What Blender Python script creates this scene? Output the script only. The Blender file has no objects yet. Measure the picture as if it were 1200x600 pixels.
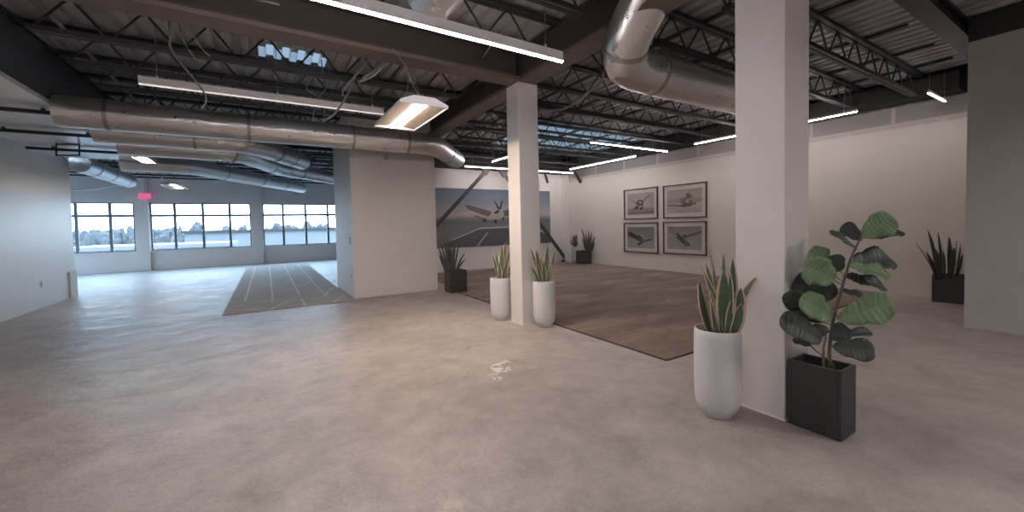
import bpy, math, random
from mathutils import Vector, Matrix, noise as mnoise
random.seed(7)
V = Vector
PI = math.pi
scn = bpy.context.scene
COL = scn.collection

# ------------------------------------------------------------------ camera
F_PX, CY = 467.0, 279.35
yaw, pitch, roll = math.radians(31.640), math.radians(1.9475), math.radians(-1.2813)
EYE = V((0, 0, 1.5))
fw = V((math.sin(yaw)*math.cos(pitch), math.cos(yaw)*math.cos(pitch), -math.sin(pitch)))
rt = V((math.cos(yaw), -math.sin(yaw), 0))
up = rt.cross(fw)
rt, up = rt*math.cos(roll)+up*math.sin(roll), -rt*math.sin(roll)+up*math.cos(roll)
cam = bpy.data.cameras.new('camera')
cam.sensor_width = 36
cam.lens = F_PX/1200*36
cam.shift_y = -(300-CY)/1200
cam.clip_start = 0.05
cam.clip_end = 600
co = bpy.data.objects.new('camera', cam)
COL.objects.link(co)
M = Matrix((rt, up, -fw)).transposed().to_4x4()
M.translation = EYE
co.matrix_world = M
scn.camera = co

def ray(x, y): return fw + rt*((x-600)/F_PX) - up*((y-CY)/F_PX)
def on_z(x, y, z):
    d = ray(x, y); return EYE + d*((z-EYE.z)/d.z)
def on_x(x, y, X):
    d = ray(x, y); return EYE + d*(X/d.x)
def on_y(x, y, Y):
    d = ray(x, y); return EYE + d*(Y/d.y)
def at_depth(x, y, dep): return EYE + ray(x, y)*dep

# ------------------------------------------------------------------ materials
def srgb(r, g, b):
    f = lambda c: c/255/12.92 if c <= 10 else ((c/255+0.055)/1.055)**2.4
    return (f(r), f(g), f(b), 1)

def new_mat(name):
    m = bpy.data.materials.new(name); m.use_nodes = True
    nt = m.node_tree; b = nt.nodes['Principled BSDF']
    return m, nt, b

def mat(name, col, rough=0.6, metal=0.0, var=0.0, scale=6.0, bump=0.0, bscale=40.0, stretch=(1, 1, 1), spec=0.5, rvar=0.0):
    m, nt, b = new_mat(name)
    b.inputs['Base Color'].default_value = col
    b.inputs['Roughness'].default_value = rough
    b.inputs['Metallic'].default_value = metal
    b.inputs['Specular IOR Level'].default_value = spec
    N = nt.nodes; L = nt.links
    if var or bump or rvar:
        tc = N.new('ShaderNodeTexCoord'); mp = N.new('ShaderNodeMapping')
        mp.inputs['Scale'].default_value = stretch
        L.new(tc.outputs['Object'], mp.inputs['Vector'])
    if var:
        nz = N.new('ShaderNodeTexNoise'); nz.inputs['Scale'].default_value = scale
        nz.inputs['Detail'].default_value = 6
        L.new(mp.outputs[0], nz.inputs['Vector'])
        mx = N.new('ShaderNodeMix'); mx.data_type = 'RGBA'
        mx.inputs['A'].default_value = tuple(c*(1-var) for c in col[:3])+(1,)
        mx.inputs['B'].default_value = tuple(min(1, c*(1+var)) for c in col[:3])+(1,)
        L.new(nz.outputs['Fac'], mx.inputs['Factor']); L.new(mx.outputs['Result'], b.inputs['Base Color'])
    if rvar:
        nr = N.new('ShaderNodeTexNoise'); nr.inputs['Scale'].default_value = scale*1.7
        nr.inputs['Detail'].default_value = 4
        L.new(mp.outputs[0], nr.inputs['Vector'])
        mr = N.new('ShaderNodeMapRange'); mr.inputs['To Min'].default_value = rough-rvar; mr.inputs['To Max'].default_value = rough+rvar
        L.new(nr.outputs['Fac'], mr.inputs['Value']); L.new(mr.outputs[0], b.inputs['Roughness'])
    if bump:
        nb = N.new('ShaderNodeTexNoise'); nb.inputs['Scale'].default_value = bscale
        nb.inputs['Detail'].default_value = 4
        L.new(mp.outputs[0], nb.inputs['Vector'])
        bp = N.new('ShaderNodeBump'); bp.inputs['Strength'].default_value = bump; bp.inputs['Distance'].default_value = 0.02
        L.new(nb.outputs['Fac'], bp.inputs['Height']); L.new(bp.outputs[0], b.inputs['Normal'])
    return m

def emit(name, col, strength):
    m, nt, b = new_mat(name)
    b.inputs['Base Color'].default_value = col
    b.inputs['Emission Color'].default_value = col
    b.inputs['Emission Strength'].default_value = strength
    return m

def concrete():
    m, nt, b = new_mat('polished_concrete'); N = nt.nodes; L = nt.links
    tc = N.new('ShaderNodeTexCoord')
    def nz(scale, detail=6, rough=0.55, dist=0.0):
        n = N.new('ShaderNodeTexNoise'); n.inputs['Scale'].default_value = scale
        n.inputs['Detail'].default_value = detail; n.inputs['Roughness'].default_value = rough
        n.inputs['Distortion'].default_value = dist
        L.new(tc.outputs['Object'], n.inputs['Vector']); return n
    def ramp(src, stops):
        r = N.new('ShaderNodeValToRGB'); e = r.color_ramp.elements
        e[0].position, e[0].color = stops[0]; e[1].position, e[1].color = stops[-1]
        for p, c in stops[1:-1]:
            q = e.new(p); q.color = c
        L.new(src, r.inputs['Fac']); return r
    def mix(a, bb, fac, mode='MIX'):
        x = N.new('ShaderNodeMix'); x.data_type = 'RGBA'; x.blend_type = mode
        for s, val in (('A', a), ('B', bb), ('Factor', fac)):
            if isinstance(val, (tuple, float, int)): x.inputs[s].default_value = val
            else: L.new(val, x.inputs[s])
        return x.outputs['Result']
    big = ramp(nz(0.55, 5, 0.6, 0.6).outputs['Fac'], [(0.3, (0.335, 0.298, 0.278, 1)), (0.5, (0.43, 0.385, 0.36, 1)), (0.72, (0.51, 0.467, 0.44, 1))])
    mid = ramp(nz(3.2, 8, 0.65, 0.3).outputs['Fac'], [(0.3, (0.66, 0.66, 0.66, 1)), (0.7, (1.16, 1.16, 1.16, 1))])
    fine = ramp(nz(45, 3).outputs['Fac'], [(0.35, (0.92, 0.92, 0.92, 1)), (0.65, (1.05, 1.05, 1.05, 1))])
    c = mix(big.outputs[0], mid.outputs[0], 0.8, 'MULTIPLY')
    c = mix(c, fine.outputs[0], 1.0, 'MULTIPLY')
    # dark fine cracks
    vo = N.new('ShaderNodeTexVoronoi'); vo.feature = 'DISTANCE_TO_EDGE'; vo.inputs['Scale'].default_value = 0.55
    wr = nz(1.3, 4, 0.6); ad = N.new('ShaderNodeVectorMath'); ad.operation = 'ADD'
    L.new(tc.outputs['Object'], ad.inputs[0]); L.new(wr.outputs['Color'], ad.inputs[1]); L.new(ad.outputs[0], vo.inputs['Vector'])
    cr = ramp(vo.outputs['Distance'], [(0.0, (1, 1, 1, 1)), (0.006, (0, 0, 0, 1))])
    gate = ramp(nz(0.7, 2).outputs['Fac'], [(0.52, (0, 0, 0, 1)), (0.6, (1, 1, 1, 1))])
    crk = mix(cr.outputs[0], gate.outputs[0], 1.0, 'MULTIPLY')
    sc_ = N.new('ShaderNodeMath'); sc_.operation = 'MULTIPLY'; sc_.inputs[1].default_value = 0.5
    L.new(crk, sc_.inputs[0]); c = mix(c, (0.09, 0.08, 0.07, 1), sc_.outputs[0])
    # white paint spatter near the middle of the floor, and a few specks
    def blob(cx, cy, rx, ry, ang, scale, lo, hi):
        mp = N.new('ShaderNodeMapping'); mp.vector_type = 'TEXTURE'
        mp.inputs['Location'].default_value = (cx, cy, 0); mp.inputs['Rotation'].default_value = (0, 0, ang); mp.inputs['Scale'].default_value = (rx, ry, 1)
        L.new(tc.outputs['Object'], mp.inputs['Vector'])
        ln = N.new('ShaderNodeVectorMath'); ln.operation = 'LENGTH'; L.new(mp.outputs[0], ln.inputs[0])
        n = nz(scale, 5, 0.6, 1.2)
        s = N.new('ShaderNodeMath'); s.operation = 'MULTIPLY_ADD'; s.inputs[1].default_value = -0.22
        L.new(ln.outputs['Value'], s.inputs[0]); L.new(n.outputs['Fac'], s.inputs[2])
        return ramp(s.outputs[0], [(lo, (0, 0, 0, 1)), (hi, (1, 1, 1, 1))]).outputs[0]
    b1 = blob(2.0, 3.56, 0.10, 0.42, math.radians(-42), 6.5, 0.37, 0.40)
    b2 = blob(3.2, 5.0, 0.75, 0.35, 0, 9, 0.44, 0.5)
    b3 = blob(0.75, 1.95, 0.3, 0.16, 0.5, 14, 0.42, 0.52)
    c = mix(c, (0.7, 0.66, 0.62, 1), b1)
    m2 = N.new('ShaderNodeMath'); m2.operation = 'MULTIPLY'; m2.inputs[1].default_value = 0.6; L.new(b2, m2.inputs[0])
    c = mix(c, (0.62, 0.58, 0.54, 1), m2.outputs[0])
    m3 = N.new('ShaderNodeMath'); m3.operation = 'MULTIPLY'; m3.inputs[1].default_value = 0.45; L.new(b3, m3.inputs[0])
    c = mix(c, (0.6, 0.52, 0.45, 1), m3.outputs[0])
    sp = ramp(nz(7.5, 2, 0.4).outputs['Fac'], [(0.765, (0, 0, 0, 1)), (0.78, (1, 1, 1, 1))])
    m4 = N.new('ShaderNodeMath'); m4.operation = 'MULTIPLY'; m4.inputs[1].default_value = 0.5; L.new(sp.outputs[0], m4.inputs[0])
    c = mix(c, (0.62, 0.58, 0.55, 1), m4.outputs[0])
    L.new(c, b.inputs['Base Color'])
    mr = N.new('ShaderNodeMapRange'); mr.inputs['To Min'].default_value = 0.30; mr.inputs['To Max'].default_value = 0.62
    L.new(nz(1.6, 6, 0.65).outputs['Fac'], mr.inputs['Value']); L.new(mr.outputs[0], b.inputs['Roughness'])
    bp = N.new('ShaderNodeBump'); bp.inputs['Strength'].default_value = 0.6; bp.inputs['Distance'].default_value = 0.06
    L.new(nz(2.2, 7, 0.62).outputs['Fac'], bp.inputs['Height']); L.new(bp.outputs[0], b.inputs['Normal'])
    return m

def rug_mat(name, cols, stretch, scale, bump=0.3):
    m, nt, b = new_mat(name); N = nt.nodes; L = nt.links
    tc = N.new('ShaderNodeTexCoord'); mp = N.new('ShaderNodeMapping'); mp.inputs['Scale'].default_value = stretch
    L.new(tc.outputs['Object'], mp.inputs['Vector'])
    n = N.new('ShaderNodeTexNoise'); n.inputs['Scale'].default_value = scale; n.inputs['Detail'].default_value = 8; n.inputs['Roughness'].default_value = 0.62; n.inputs['Distortion'].default_value = 0.5
    L.new(mp.outputs[0], n.inputs['Vector'])
    r = N.new('ShaderNodeValToRGB'); e = r.color_ramp.elements
    e[0].position, e[0].color = cols[0]; e[1].position, e[1].color = cols[-1]
    for p, c in cols[1:-1]:
        q = e.new(p); q.color = c
    L.new(n.outputs['Fac'], r.inputs['Fac'])
    L.new(r.outputs[0], b.inputs['Base Color'])
    b.inputs['Roughness'].default_value = 0.85
    n2 = N.new('ShaderNodeTexNoise'); n2.inputs['Scale'].default_value = 120
    L.new(tc.outputs['Object'], n2.inputs['Vector'])
    bp = N.new('ShaderNodeBump'); bp.inputs['Strength'].default_value = bump; bp.inputs['Distance'].default_value = 0.01
    L.new(n2.outputs['Fac'], bp.inputs['Height']); L.new(bp.outputs[0], b.inputs['Normal'])
    return m

def axis_ramp(name, axis, lo, hi, stops, rough=0.7, var=0.0, scale=2.0, stretch=(1, 1, 1)):
    """a printed picture: bands of ink along one axis"""
    m, nt, b = new_mat(name); N = nt.nodes; L = nt.links
    tc = N.new('ShaderNodeTexCoord'); sx = N.new('ShaderNodeSeparateXYZ'); L.new(tc.outputs['Object'], sx.inputs[0])
    mr = N.new('ShaderNodeMapRange'); mr.inputs['From Min'].default_value = lo; mr.inputs['From Max'].default_value = hi
    L.new(sx.outputs[axis], mr.inputs['Value'])
    src = mr.outputs[0]
    if var:
        mp = N.new('ShaderNodeMapping'); mp.inputs['Scale'].default_value = stretch; L.new(tc.outputs['Object'], mp.inputs['Vector'])
        n = N.new('ShaderNodeTexNoise'); n.inputs['Scale'].default_value = scale; n.inputs['Detail'].default_value = 7; L.new(mp.outputs[0], n.inputs['Vector'])
        ma = N.new('ShaderNodeMath'); ma.operation = 'MULTIPLY_ADD'; ma.inputs[1].default_value = var; L.new(n.outputs['Fac'], ma.inputs[0])
        sb = N.new('ShaderNodeMath'); sb.operation = 'SUBTRACT'; sb.inputs[1].default_value = var/2; L.new(src, sb.inputs[0]); L.new(sb.outputs[0], ma.inputs[2])
        src = ma.outputs[0]
    r = N.new('ShaderNodeValToRGB'); e = r.color_ramp.elements
    e[0].position, e[0].color = stops[0]; e[1].position, e[1].color = stops[-1]
    for p, c in stops[1:-1]:
        q = e.new(p); q.color = c
    L.new(src, r.inputs['Fac']); L.new(r.outputs[0], b.inputs['Base Color'])
    b.inputs['Roughness'].default_value = rough
    return m

def cmu_mat():
    """painted wall whose upper courses of block are left grey, black above"""
    m, nt, b = new_mat('block_wall_paint'); N = nt.nodes; L = nt.links
    tc = N.new('ShaderNodeTexCoord'); sx = N.new('ShaderNodeSeparateXYZ'); L.new(tc.outputs['Object'], sx.inputs[0])
    cb = N.new('ShaderNodeCombineXYZ'); L.new(sx.outputs['Y'], cb.inputs[0]); L.new(sx.outputs['Z'], cb.inputs[1])
    br = N.new('ShaderNodeTexBrick'); br.inputs['Color1'].default_value = (0.33, 0.325, 0.32, 1); br.inputs['Color2'].default_value = (0.40, 0.39, 0.385, 1)
    br.inputs['Mortar'].default_value = (0.56, 0.55, 0.54, 1); br.inputs['Scale'].default_value = 1.0
    br.inputs['Mortar Size'].default_value = 0.03; br.inputs['Brick Width'].default_value = 1.35; br.inputs['Row Height'].default_value = 0.36
    L.new(cb.outputs[0], br.inputs['Vector'])
    n = N.new('ShaderNodeTexNoise'); n.inputs['Scale'].default_value = 5; n.inputs['Detail'].default_value = 5; L.new(tc.outputs['Object'], n.inputs['Vector'])
    ma = N.new('ShaderNodeMath'); ma.operation = 'MULTIPLY_ADD'; ma.inputs[1].default_value = 0.05; L.new(n.outputs['Fac'], ma.inputs[0]); L.new(sx.outputs['Z'], ma.inputs[2])
    def step(lo, hi):
        r = N.new('ShaderNodeMapRange'); r.inputs['From Min'].default_value = lo; r.inputs['From Max'].default_value = hi; r.clamp = True
        L.new(ma.outputs[0], r.inputs['Value']); return r.outputs[0]
    def mix(a, c, f):
        x = N.new('ShaderNodeMix'); x.data_type = 'RGBA'; L.new(f, x.inputs['Factor'])
        for s, val in (('A', a), ('B', c)):
            if isinstance(val, tuple): x.inputs[s].default_value = val
            else: L.new(val, x.inputs[s])
        return x.outputs['Result']
    c = mix((0.70, 0.66, 0.62, 1), br.outputs['Color'], step(3.17, 3.28))
    c = mix(c, (0.035, 0.032, 0.031, 1), step(3.58, 3.62))
    L.new(c, b.inputs['Base Color']); b.inputs['Roughness'].default_value = 0.75
    return m

MT = {}
MT['concrete'] = concrete()
MT['wall'] = mat('white_wall_paint', (0.72, 0.70, 0.69, 1), 0.6, var=0.03, scale=2.5, bump=0.05, bscale=60)
MT['wall_sheen'] = mat('satin_wall_paint', (0.74, 0.73, 0.73, 1), 0.38, var=0.03, scale=2.5, bump=0.04, bscale=8, spec=0.7)
MT['wall_right'] = mat('grey_wall_paint', (0.46, 0.45, 0.44, 1), 0.75, var=0.05, scale=2.5)
MT['column'] = mat('column_paint', (0.74, 0.72, 0.71, 1), 0.5, var=0.03, scale=4, bump=0.06, bscale=30)
MT['cmu'] = cmu_mat()
MT['black_paint'] = mat('black_ceiling_paint', (0.03, 0.029, 0.03, 1), 0.7, var=0.2, scale=3)
MT['bulkhead'] = mat('dark_blue_paint', (0.075, 0.085, 0.105, 1), 0.7, var=0.15, scale=1.5)
MT['soffit'] = mat('white_soffit', (0.85, 0.86, 0.87, 1), 0.2, var=0.03, spec=0.9)
MT['deck'] = mat('corrugated_deck', (0.42, 0.415, 0.42, 1), 0.5, 0.1, var=0.25, scale=3)
MT['joist'] = mat('joist_steel', (0.028, 0.026, 0.027, 1), 0.55, var=0.2, scale=5)
MT['girder'] = mat('brown_girder', (0.075, 0.058, 0.050, 1), 0.6, var=0.15, scale=4)
MT['girder_flange'] = mat('girder_flange', (0.15, 0.12, 0.10, 1), 0.6, var=0.15, scale=4)
MT['duct'] = mat('foil_duct', (0.80, 0.79, 0.78, 1), 0.30, 0.95, var=0.08, scale=4, bump=0.28, bscale=26, stretch=(1, 1, 1), rvar=0.08)
MT['duct_white'] = mat('pale_foil_duct', (0.80, 0.81, 0.82, 1), 0.34, 0.75, var=0.1, scale=4, bump=0.5, bscale=18)
MT['band'] = mat('duct_band', (0.45, 0.44, 0.43, 1), 0.4, 0.9)
MT['alu'] = mat('light_housing', (0.86, 0.85, 0.84, 1), 0.4)
MT['led'] = emit('led_diffuser', (1.0, 0.935, 0.945, 1), 33)
MT['led_far'] = emit('led_diffuser_far', (1.0, 0.885, 0.86, 1), 28)
MT['led_dim'] = emit('led_diffuser_dim', (1.0, 0.90, 0.86, 1), 0.26)
MT['lens'] = emit('high_bay_lens', (1.0, 0.79, 0.64, 1), 58)
MT['lens_added'] = emit('high_bay_lens_added', (1.0, 0.92, 0.91, 1), 52)  # glow of the unseen high bay added behind the camera
MT['lens_far'] = emit('high_bay_lens_far', (1.0, 0.86, 0.70, 1), 14)
MT['reflector'] = mat('high_bay_reflector', (0.55, 0.48, 0.42, 1), 0.5)
MT['white_metal'] = mat('white_metal', (0.7, 0.69, 0.68, 1), 0.4)
MT['cable'] = mat('grey_cable', (0.30, 0.28, 0.27, 1), 0.5, 0.3)
MT['cable_dark'] = mat('dark_cable', (0.03, 0.03, 0.035, 1), 0.6)
MT['cable_light'] = mat('pale_cable', (0.45, 0.43, 0.42, 1), 0.5, 0.4)
MT['planter_white'] = mat('white_glazed_planter', (0.66, 0.67, 0.68, 1), 0.38, var=0.04, scale=5)
MT['planter_black'] = mat('black_planter', (0.040, 0.038, 0.040, 1), 0.45, var=0.25, scale=10, bump=0.15, bscale=60)
MT['soil'] = mat('dark_soil', (0.03, 0.024, 0.02, 1), 0.95, var=0.5, scale=60, bump=0.8, bscale=80)
MT['leaf_green'] = mat('snake_leaf_green', (0.085, 0.15, 0.085, 1), 0.42, var=0.6, scale=22, stretch=(1, 1, 4))
MT['leaf_edge'] = mat('snake_leaf_margin', (0.62, 0.46, 0.35, 1), 0.45, var=0.12, scale=20)
MT['leaf_dark'] = mat('snake_leaf_dark', (0.060, 0.066, 0.048, 1), 0.45, var=0.45, scale=40, stretch=(1, 1, 3))
MT['leaf_dark_edge'] = mat('snake_leaf_dark_margin', (0.13, 0.125, 0.09, 1), 0.5)
MT['leaf_grey'] = mat('snake_leaf_grey', (0.075, 0.075, 0.066, 1), 0.45, var=0.3, scale=40)
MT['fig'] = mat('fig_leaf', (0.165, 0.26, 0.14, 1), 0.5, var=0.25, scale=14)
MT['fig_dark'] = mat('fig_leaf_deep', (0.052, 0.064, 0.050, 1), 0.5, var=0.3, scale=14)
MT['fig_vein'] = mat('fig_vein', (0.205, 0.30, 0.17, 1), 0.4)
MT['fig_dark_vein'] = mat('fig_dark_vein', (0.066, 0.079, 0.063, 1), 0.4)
MT['stem'] = mat('fig_stem', (0.17, 0.14, 0.10, 1), 0.75, var=0.3, scale=30)
MT['frame'] = mat('dark_picture_frame', (0.05, 0.036, 0.032, 1), 0.4)
MT['mat_board'] = mat('mat_board', (0.66, 0.62, 0.59, 1), 0.8)
MT['brown_rug'] = rug_mat('faded_brown_rug', [(0.28, (0.12, 0.105, 0.10, 1)), (0.42, (0.20, 0.145, 0.12, 1)), (0.55, (0.27, 0.195, 0.16, 1)), (0.66, (0.34, 0.26, 0.22, 1)), (0.8, (0.48, 0.42, 0.385, 1))], (0.5, 1.6, 1), 1.3)
MT['rug_edge'] = mat('rug_edge', (0.05, 0.036, 0.03, 1), 0.8)
MT['runner'] = rug_mat('runner_rug_pile', [(0.3, (0.40, 0.375, 0.36, 1)), (0.5, (0.48, 0.44, 0.415, 1)), (0.7, (0.55, 0.50, 0.465, 1))], (1, 1, 1), 2.5)
MT['runner_line'] = mat('runner_rug_line', (0.82, 0.78, 0.73, 1), 0.9)
MT['mullion'] = mat('window_mullion', (0.16, 0.17, 0.18, 1), 0.45, 0.3)
MT['sign'] = emit('sign_face', (0.80, 0.13, 0.30, 1), 0.30)
MT['outlet'] = mat('white_plastic', (0.88, 0.88, 0.88, 1), 0.3)
MT['switch'] = mat('grey_plastic', (0.30, 0.30, 0.31, 1), 0.4)
MT['brace'] = mat('brace_steel', (0.062, 0.056, 0.056, 1), 0.5, var=0.2, scale=6)
MT['snow'] = mat('snowy_ground', (0.13, 0.13, 0.132, 1), 0.9, var=0.25, scale=0.05)
MT['ext_building'] = mat('pale_cladding', (0.135, 0.14, 0.143, 1), 0.9, var=0.05, scale=0.3)
MT['ext_roof'] = mat('grey_roof_edge', (0.03, 0.031, 0.033, 1), 0.9)
MT['ext_tree'] = mat('bare_trees', (0.085, 0.088, 0.09, 1), 1.0, var=0.5, scale=0.6, spec=0.0)
g_, nt_, b_ = new_mat('window_glass')
for n in list(nt_.nodes):
    if n.type == 'BSDF_PRINCIPLED': nt_.nodes.remove(n)
tr = nt_.nodes.new('ShaderNodeBsdfTransparent'); gl = nt_.nodes.new('ShaderNodeBsdfGlossy'); gl.inputs['Roughness'].default_value = 0.02
mx = nt_.nodes.new('ShaderNodeMixShader'); mx.inputs[0].default_value = 0.05
nt_.links.new(tr.outputs[0], mx.inputs[1]); nt_.links.new(gl.outputs[0], mx.inputs[2])
nt_.links.new(mx.outputs[0], nt_.nodes['Material Output'].inputs[0])
MT['glass'] = g_
g_, nt_, b_ = new_mat('skylight_panel')
nt_.nodes.remove(b_)
tl = nt_.nodes.new('ShaderNodeBsdfTranslucent'); tl.inputs['Color'].default_value = (0.056, 0.054, 0.052, 1)
nt_.links.new(tl.outputs[0], nt_.nodes['Material Output'].inputs[0])
MT['skylight'] = g_

# ------------------------------------------------------------------ mesh helpers
ORG = {}
class MB:
    def __init__(s): s.v, s.f, s.m = [], [], []
    def quad(s, pts, mi=0):
        b = len(s.v); s.v += [V(p) for p in pts]; s.f.append(tuple(range(b, b+len(pts)))); s.m.append(mi); return s
    def box(s, a, b, mi=0):
        x0, y0, z0 = a; x1, y1, z1 = b
        n = len(s.v)
        s.v += [V((x, y, z)) for z in (z0, z1) for x, y in ((x0, y0), (x1, y0), (x1, y1), (x0, y1))]
        for q in ((3, 2, 1, 0), (4, 5, 6, 7), (0, 1, 5, 4), (1, 2, 6, 5), (2, 3, 7, 6), (3, 0, 4, 7)):
            s.f.append(tuple(n+i for i in q)); s.m.append(mi)
        return s
    def prism(s, prof, y0, y1, mi=0, axis='y'):
        """profile of (a, z) pairs extruded along y (a = x) or along x (a = y)"""
        n = len(s.v); k = len(prof)
        for t in (y0, y1):
            for a, z in prof: s.v.append(V((a, t, z)) if axis == 'y' else V((t, a, z)))
        for i in range(k):
            j = (i+1) % k; s.f.append((n+i, n+j, n+k+j, n+k+i)); s.m.append(mi)
        s.f.append(tuple(n+i for i in range(k))[::-1]); s.m.append(mi)
        s.f.append(tuple(n+k+i for i in range(k))); s.m.append(mi)
        return s
    def tube(s, pts, r, n=10, mi=0, caps=True, radii=None):
        pts = [V(p) for p in pts]; base = len(s.v); K = len(pts)
        t0 = (pts[1]-pts[0]).normalized()
        ref = V((0, 0, 1)) if abs(t0.z) < 0.9 else V((1, 0, 0))
        u = t0.cross(ref).normalized()
        for i, p in enumerate(pts):
            a = (pts[i]-pts[i-1]).normalized() if i else (pts[1]-pts[0]).normalized()
            c = (pts[i+1]-pts[i]).normalized() if i < K-1 else a
            t = (a+c).normalized()
            u = (u-t*u.dot(t)).normalized(); w = t.cross(u)
            st = 1/max(0.5, t.dot(a))
            bend = (c-a); bd = bend.normalized() if bend.length > 1e-5 else None
            rr = radii[i] if radii else r
            for k in range(n):
                d = u*math.cos(2*PI*k/n)+w*math.sin(2*PI*k/n)
                if bd is not None:
                    bb = (bd-t*bd.dot(t))
                    if bb.length > 1e-6:
                        bb.normalize(); d = d+bb*(d.dot(bb)*(st-1))
                s.v.append(p+d*rr)
        for i in range(K-1):
            for k in range(n):
                k2 = (k+1) % n
                s.f.append((base+i*n+k, base+i*n+k2, base+(i+1)*n+k2, base+(i+1)*n+k)); s.m.append(mi)
        if caps:
            s.f.append(tuple(base+k for k in range(n))[::-1]); s.m.append(mi)
            s.f.append(tuple(base+(K-1)*n+k for k in range(n))); s.m.append(mi)
        return s
    def bar(s, a, b, w, h, mi=0):
        """rectangular bar from a to b"""
        a, b = V(a), V(b); t = (b-a).normalized()
        ref = V((0, 0, 1)) if abs(t.z) < 0.95 else V((0, 1, 0))
        u = t.cross(ref).normalized(); q = u.cross(t)
        n = len(s.v)
        for p in (a, b):
            for i, j in ((-1, -1), (1, -1), (1, 1), (-1, 1)): s.v.append(p+u*(i*w/2)+q*(j*h/2))
        for f in ((3, 2, 1, 0), (4, 5, 6, 7), (0, 1, 5, 4), (1, 2, 6, 5), (2, 3, 7, 6), (3, 0, 4, 7)):
            s.f.append(tuple(n+i for i in f)); s.m.append(mi)
        return s
    def lathe(s, prof, c, n=40, mi=0):
        base = len(s.v)
        for r, z in prof:
            for k in range(n):
                s.v.append(V((c[0]+r*math.cos(2*PI*k/n), c[1]+r*math.sin(2*PI*k/n), c[2]+z)))
        for i in range(len(prof)-1):
            for k in range(n):
                k2 = (k+1) % n
                s.f.append((base+i*n+k, base+i*n+k2, base+(i+1)*n+k2, base+(i+1)*n+k)); s.m.append(mi)
        s.f.append(tuple(base+k for k in range(n))[::-1]); s.m.append(mi)
        s.f.append(tuple(base+(len(prof)-1)*n+k for k in range(n))); s.m.append(mi)
        return s
    def build(s, name, mats, parent=None, smooth=False, bevel=0.0, solid=0.0):
        if not isinstance(mats, (list, tuple)): mats = [mats]
        if parent is not None: org = ORG[parent.name]
        else:
            xs = [v.x for v in s.v]; ys = [v.y for v in s.v]; zs = [v.z for v in s.v]
            org = V(((min(xs)+max(xs))/2, (min(ys)+max(ys))/2, min(zs)))
        me = bpy.data.meshes.new(name)
        me.from_pydata([tuple(v-org) if parent is None else tuple(v-org) for v in s.v], [], s.f)
        for x in mats: me.materials.append(x)
        for p, i in zip(me.polygons, s.m):
            p.material_index = i; p.use_smooth = smooth
        me.update()
        o = bpy.data.objects.new(name, me); COL.objects.link(o)
        if parent is not None: o.parent = parent
        else: o.location = org
        ORG[o.name] = org
        if bevel:
            md = o.modifiers.new('bevel', 'BEVEL'); md.width = bevel; md.segments = 2; md.limit_method = 'ANGLE'
        if solid:
            md = o.modifiers.new('solid', 'SOLIDIFY'); md.thickness = solid; md.offset = 0
        if smooth:
            try:
                me.set_sharp_from_angle(angle=math.radians(40))
            except Exception: pass
        return o

def world_build(mb, name, mats, **k):
    """a setting mesh whose object space is world space"""
    me = bpy.data.meshes.new(name); me.from_pydata([tuple(v) for v in mb.v], [], mb.f)
    if not isinstance(mats, (list, tuple)): mats = [mats]
    for x in mats: me.materials.append(x)
    for p, i in zip(me.polygons, mb.m): p.material_index = i
    me.update()
    o = bpy.data.objects.new(name, me); COL.objects.link(o); o['kind'] = 'structure'
    ORG[o.name] = V((0, 0, 0))
    return o

def tag(o, label, cat, group=None, kind=None):
    o['label'] = label; o['category'] = cat
    if group: o['group'] = group
    if kind: o['kind'] = kind
    return o

def thing(name, loc, label, cat, group=None):
    o = bpy.data.objects.new(name, None); COL.objects.link(o)
    o.empty_display_size = 0.1
    o.location = loc; ORG[o.name] = V(loc)
    return tag(o, label, cat, group)

ORD = ['first', 'second', 'third', 'fourth', 'fifth', 'sixth', 'seventh', 'eighth', 'ninth', 'tenth', 'eleventh', 'twelfth', 'thirteenth', 'fourteenth', 'fifteenth', 'sixteenth', 'seventeenth', 'eighteenth']

# ------------------------------------------------------------------ the setting
DECK = 4.07
XW, XE, YS, YN = -9.0, 10.3, -5.0, 21.2
world_build(MB().box((XW-0.2, YS-0.2, -0.2), (XE+0.2, YN+0.2, 0)), 'floor', MT['concrete'])

# corrugated deck with skylight openings
sky_rects = [(6.0, 10.0, 8.1, 10.9), (0.0, 0.85, 6.62, 7.0), (-8, -5, 15, 19)]
def deck():
    px = []
    x = XW-0.2; k = 0
    p = 0.20; h = 0.045
    while x < XE+0.2:
        px += [(x, 0), (x+0.085, 0), (x+0.10, h), (x+0.185, h)]
        x += p
    px.append((x, 0))
    ys = sorted({YS-0.2, YN+0.2} | {r[2] for r in sky_rects} | {r[3] for r in sky_rects})
    m = MB(); sk = [MB() for r in sky_rects]
    for (xa, za), (xb, zb) in zip(px[:-1], px[1:]):
        for ya, yb in zip(ys[:-1], ys[1:]):
            cx, cy = (xa+xb)/2, (ya+yb)/2
            tgt = m
            for r, s in zip(sky_rects, sk):
                if r[0] < cx < r[1] and r[2] < cy < r[3]: tgt = s
            tgt.quad([(xa, ya, DECK+za), (xa, yb, DECK+za), (xb, yb, DECK+zb), (xb, ya, DECK+zb)])
    world_build(m, 'ceiling', MT['deck'])
    for i, s in enumerate(sk):
        world_build(s, 'window_%d' % (i+5), MT['skylight'])
deck()

def wall_with_openings(name, axis, c0, c1, a0, a1, z0, z1, opens, m):
    """axis 'x': the wall runs along x at y c0..c1; openings (a, b, zlo, zhi)"""
    mb = MB()
    def bx(p, q, lo, hi):
        if q-p < 1e-4 or hi-lo < 1e-4: return
        if axis == 'x': mb.box((p, c0, lo), (q, c1, hi))
        else: mb.box((c0, p, lo), (c1, q, hi))
    cur = a0
    for a, b, lo, hi in sorted(opens):
        bx(cur, a, z0, z1); bx(a, b, z0, lo); bx(a, b, hi, z1); cur = b
    bx(cur, a1, z0, z1)
    return world_build(mb, name, m)

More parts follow.
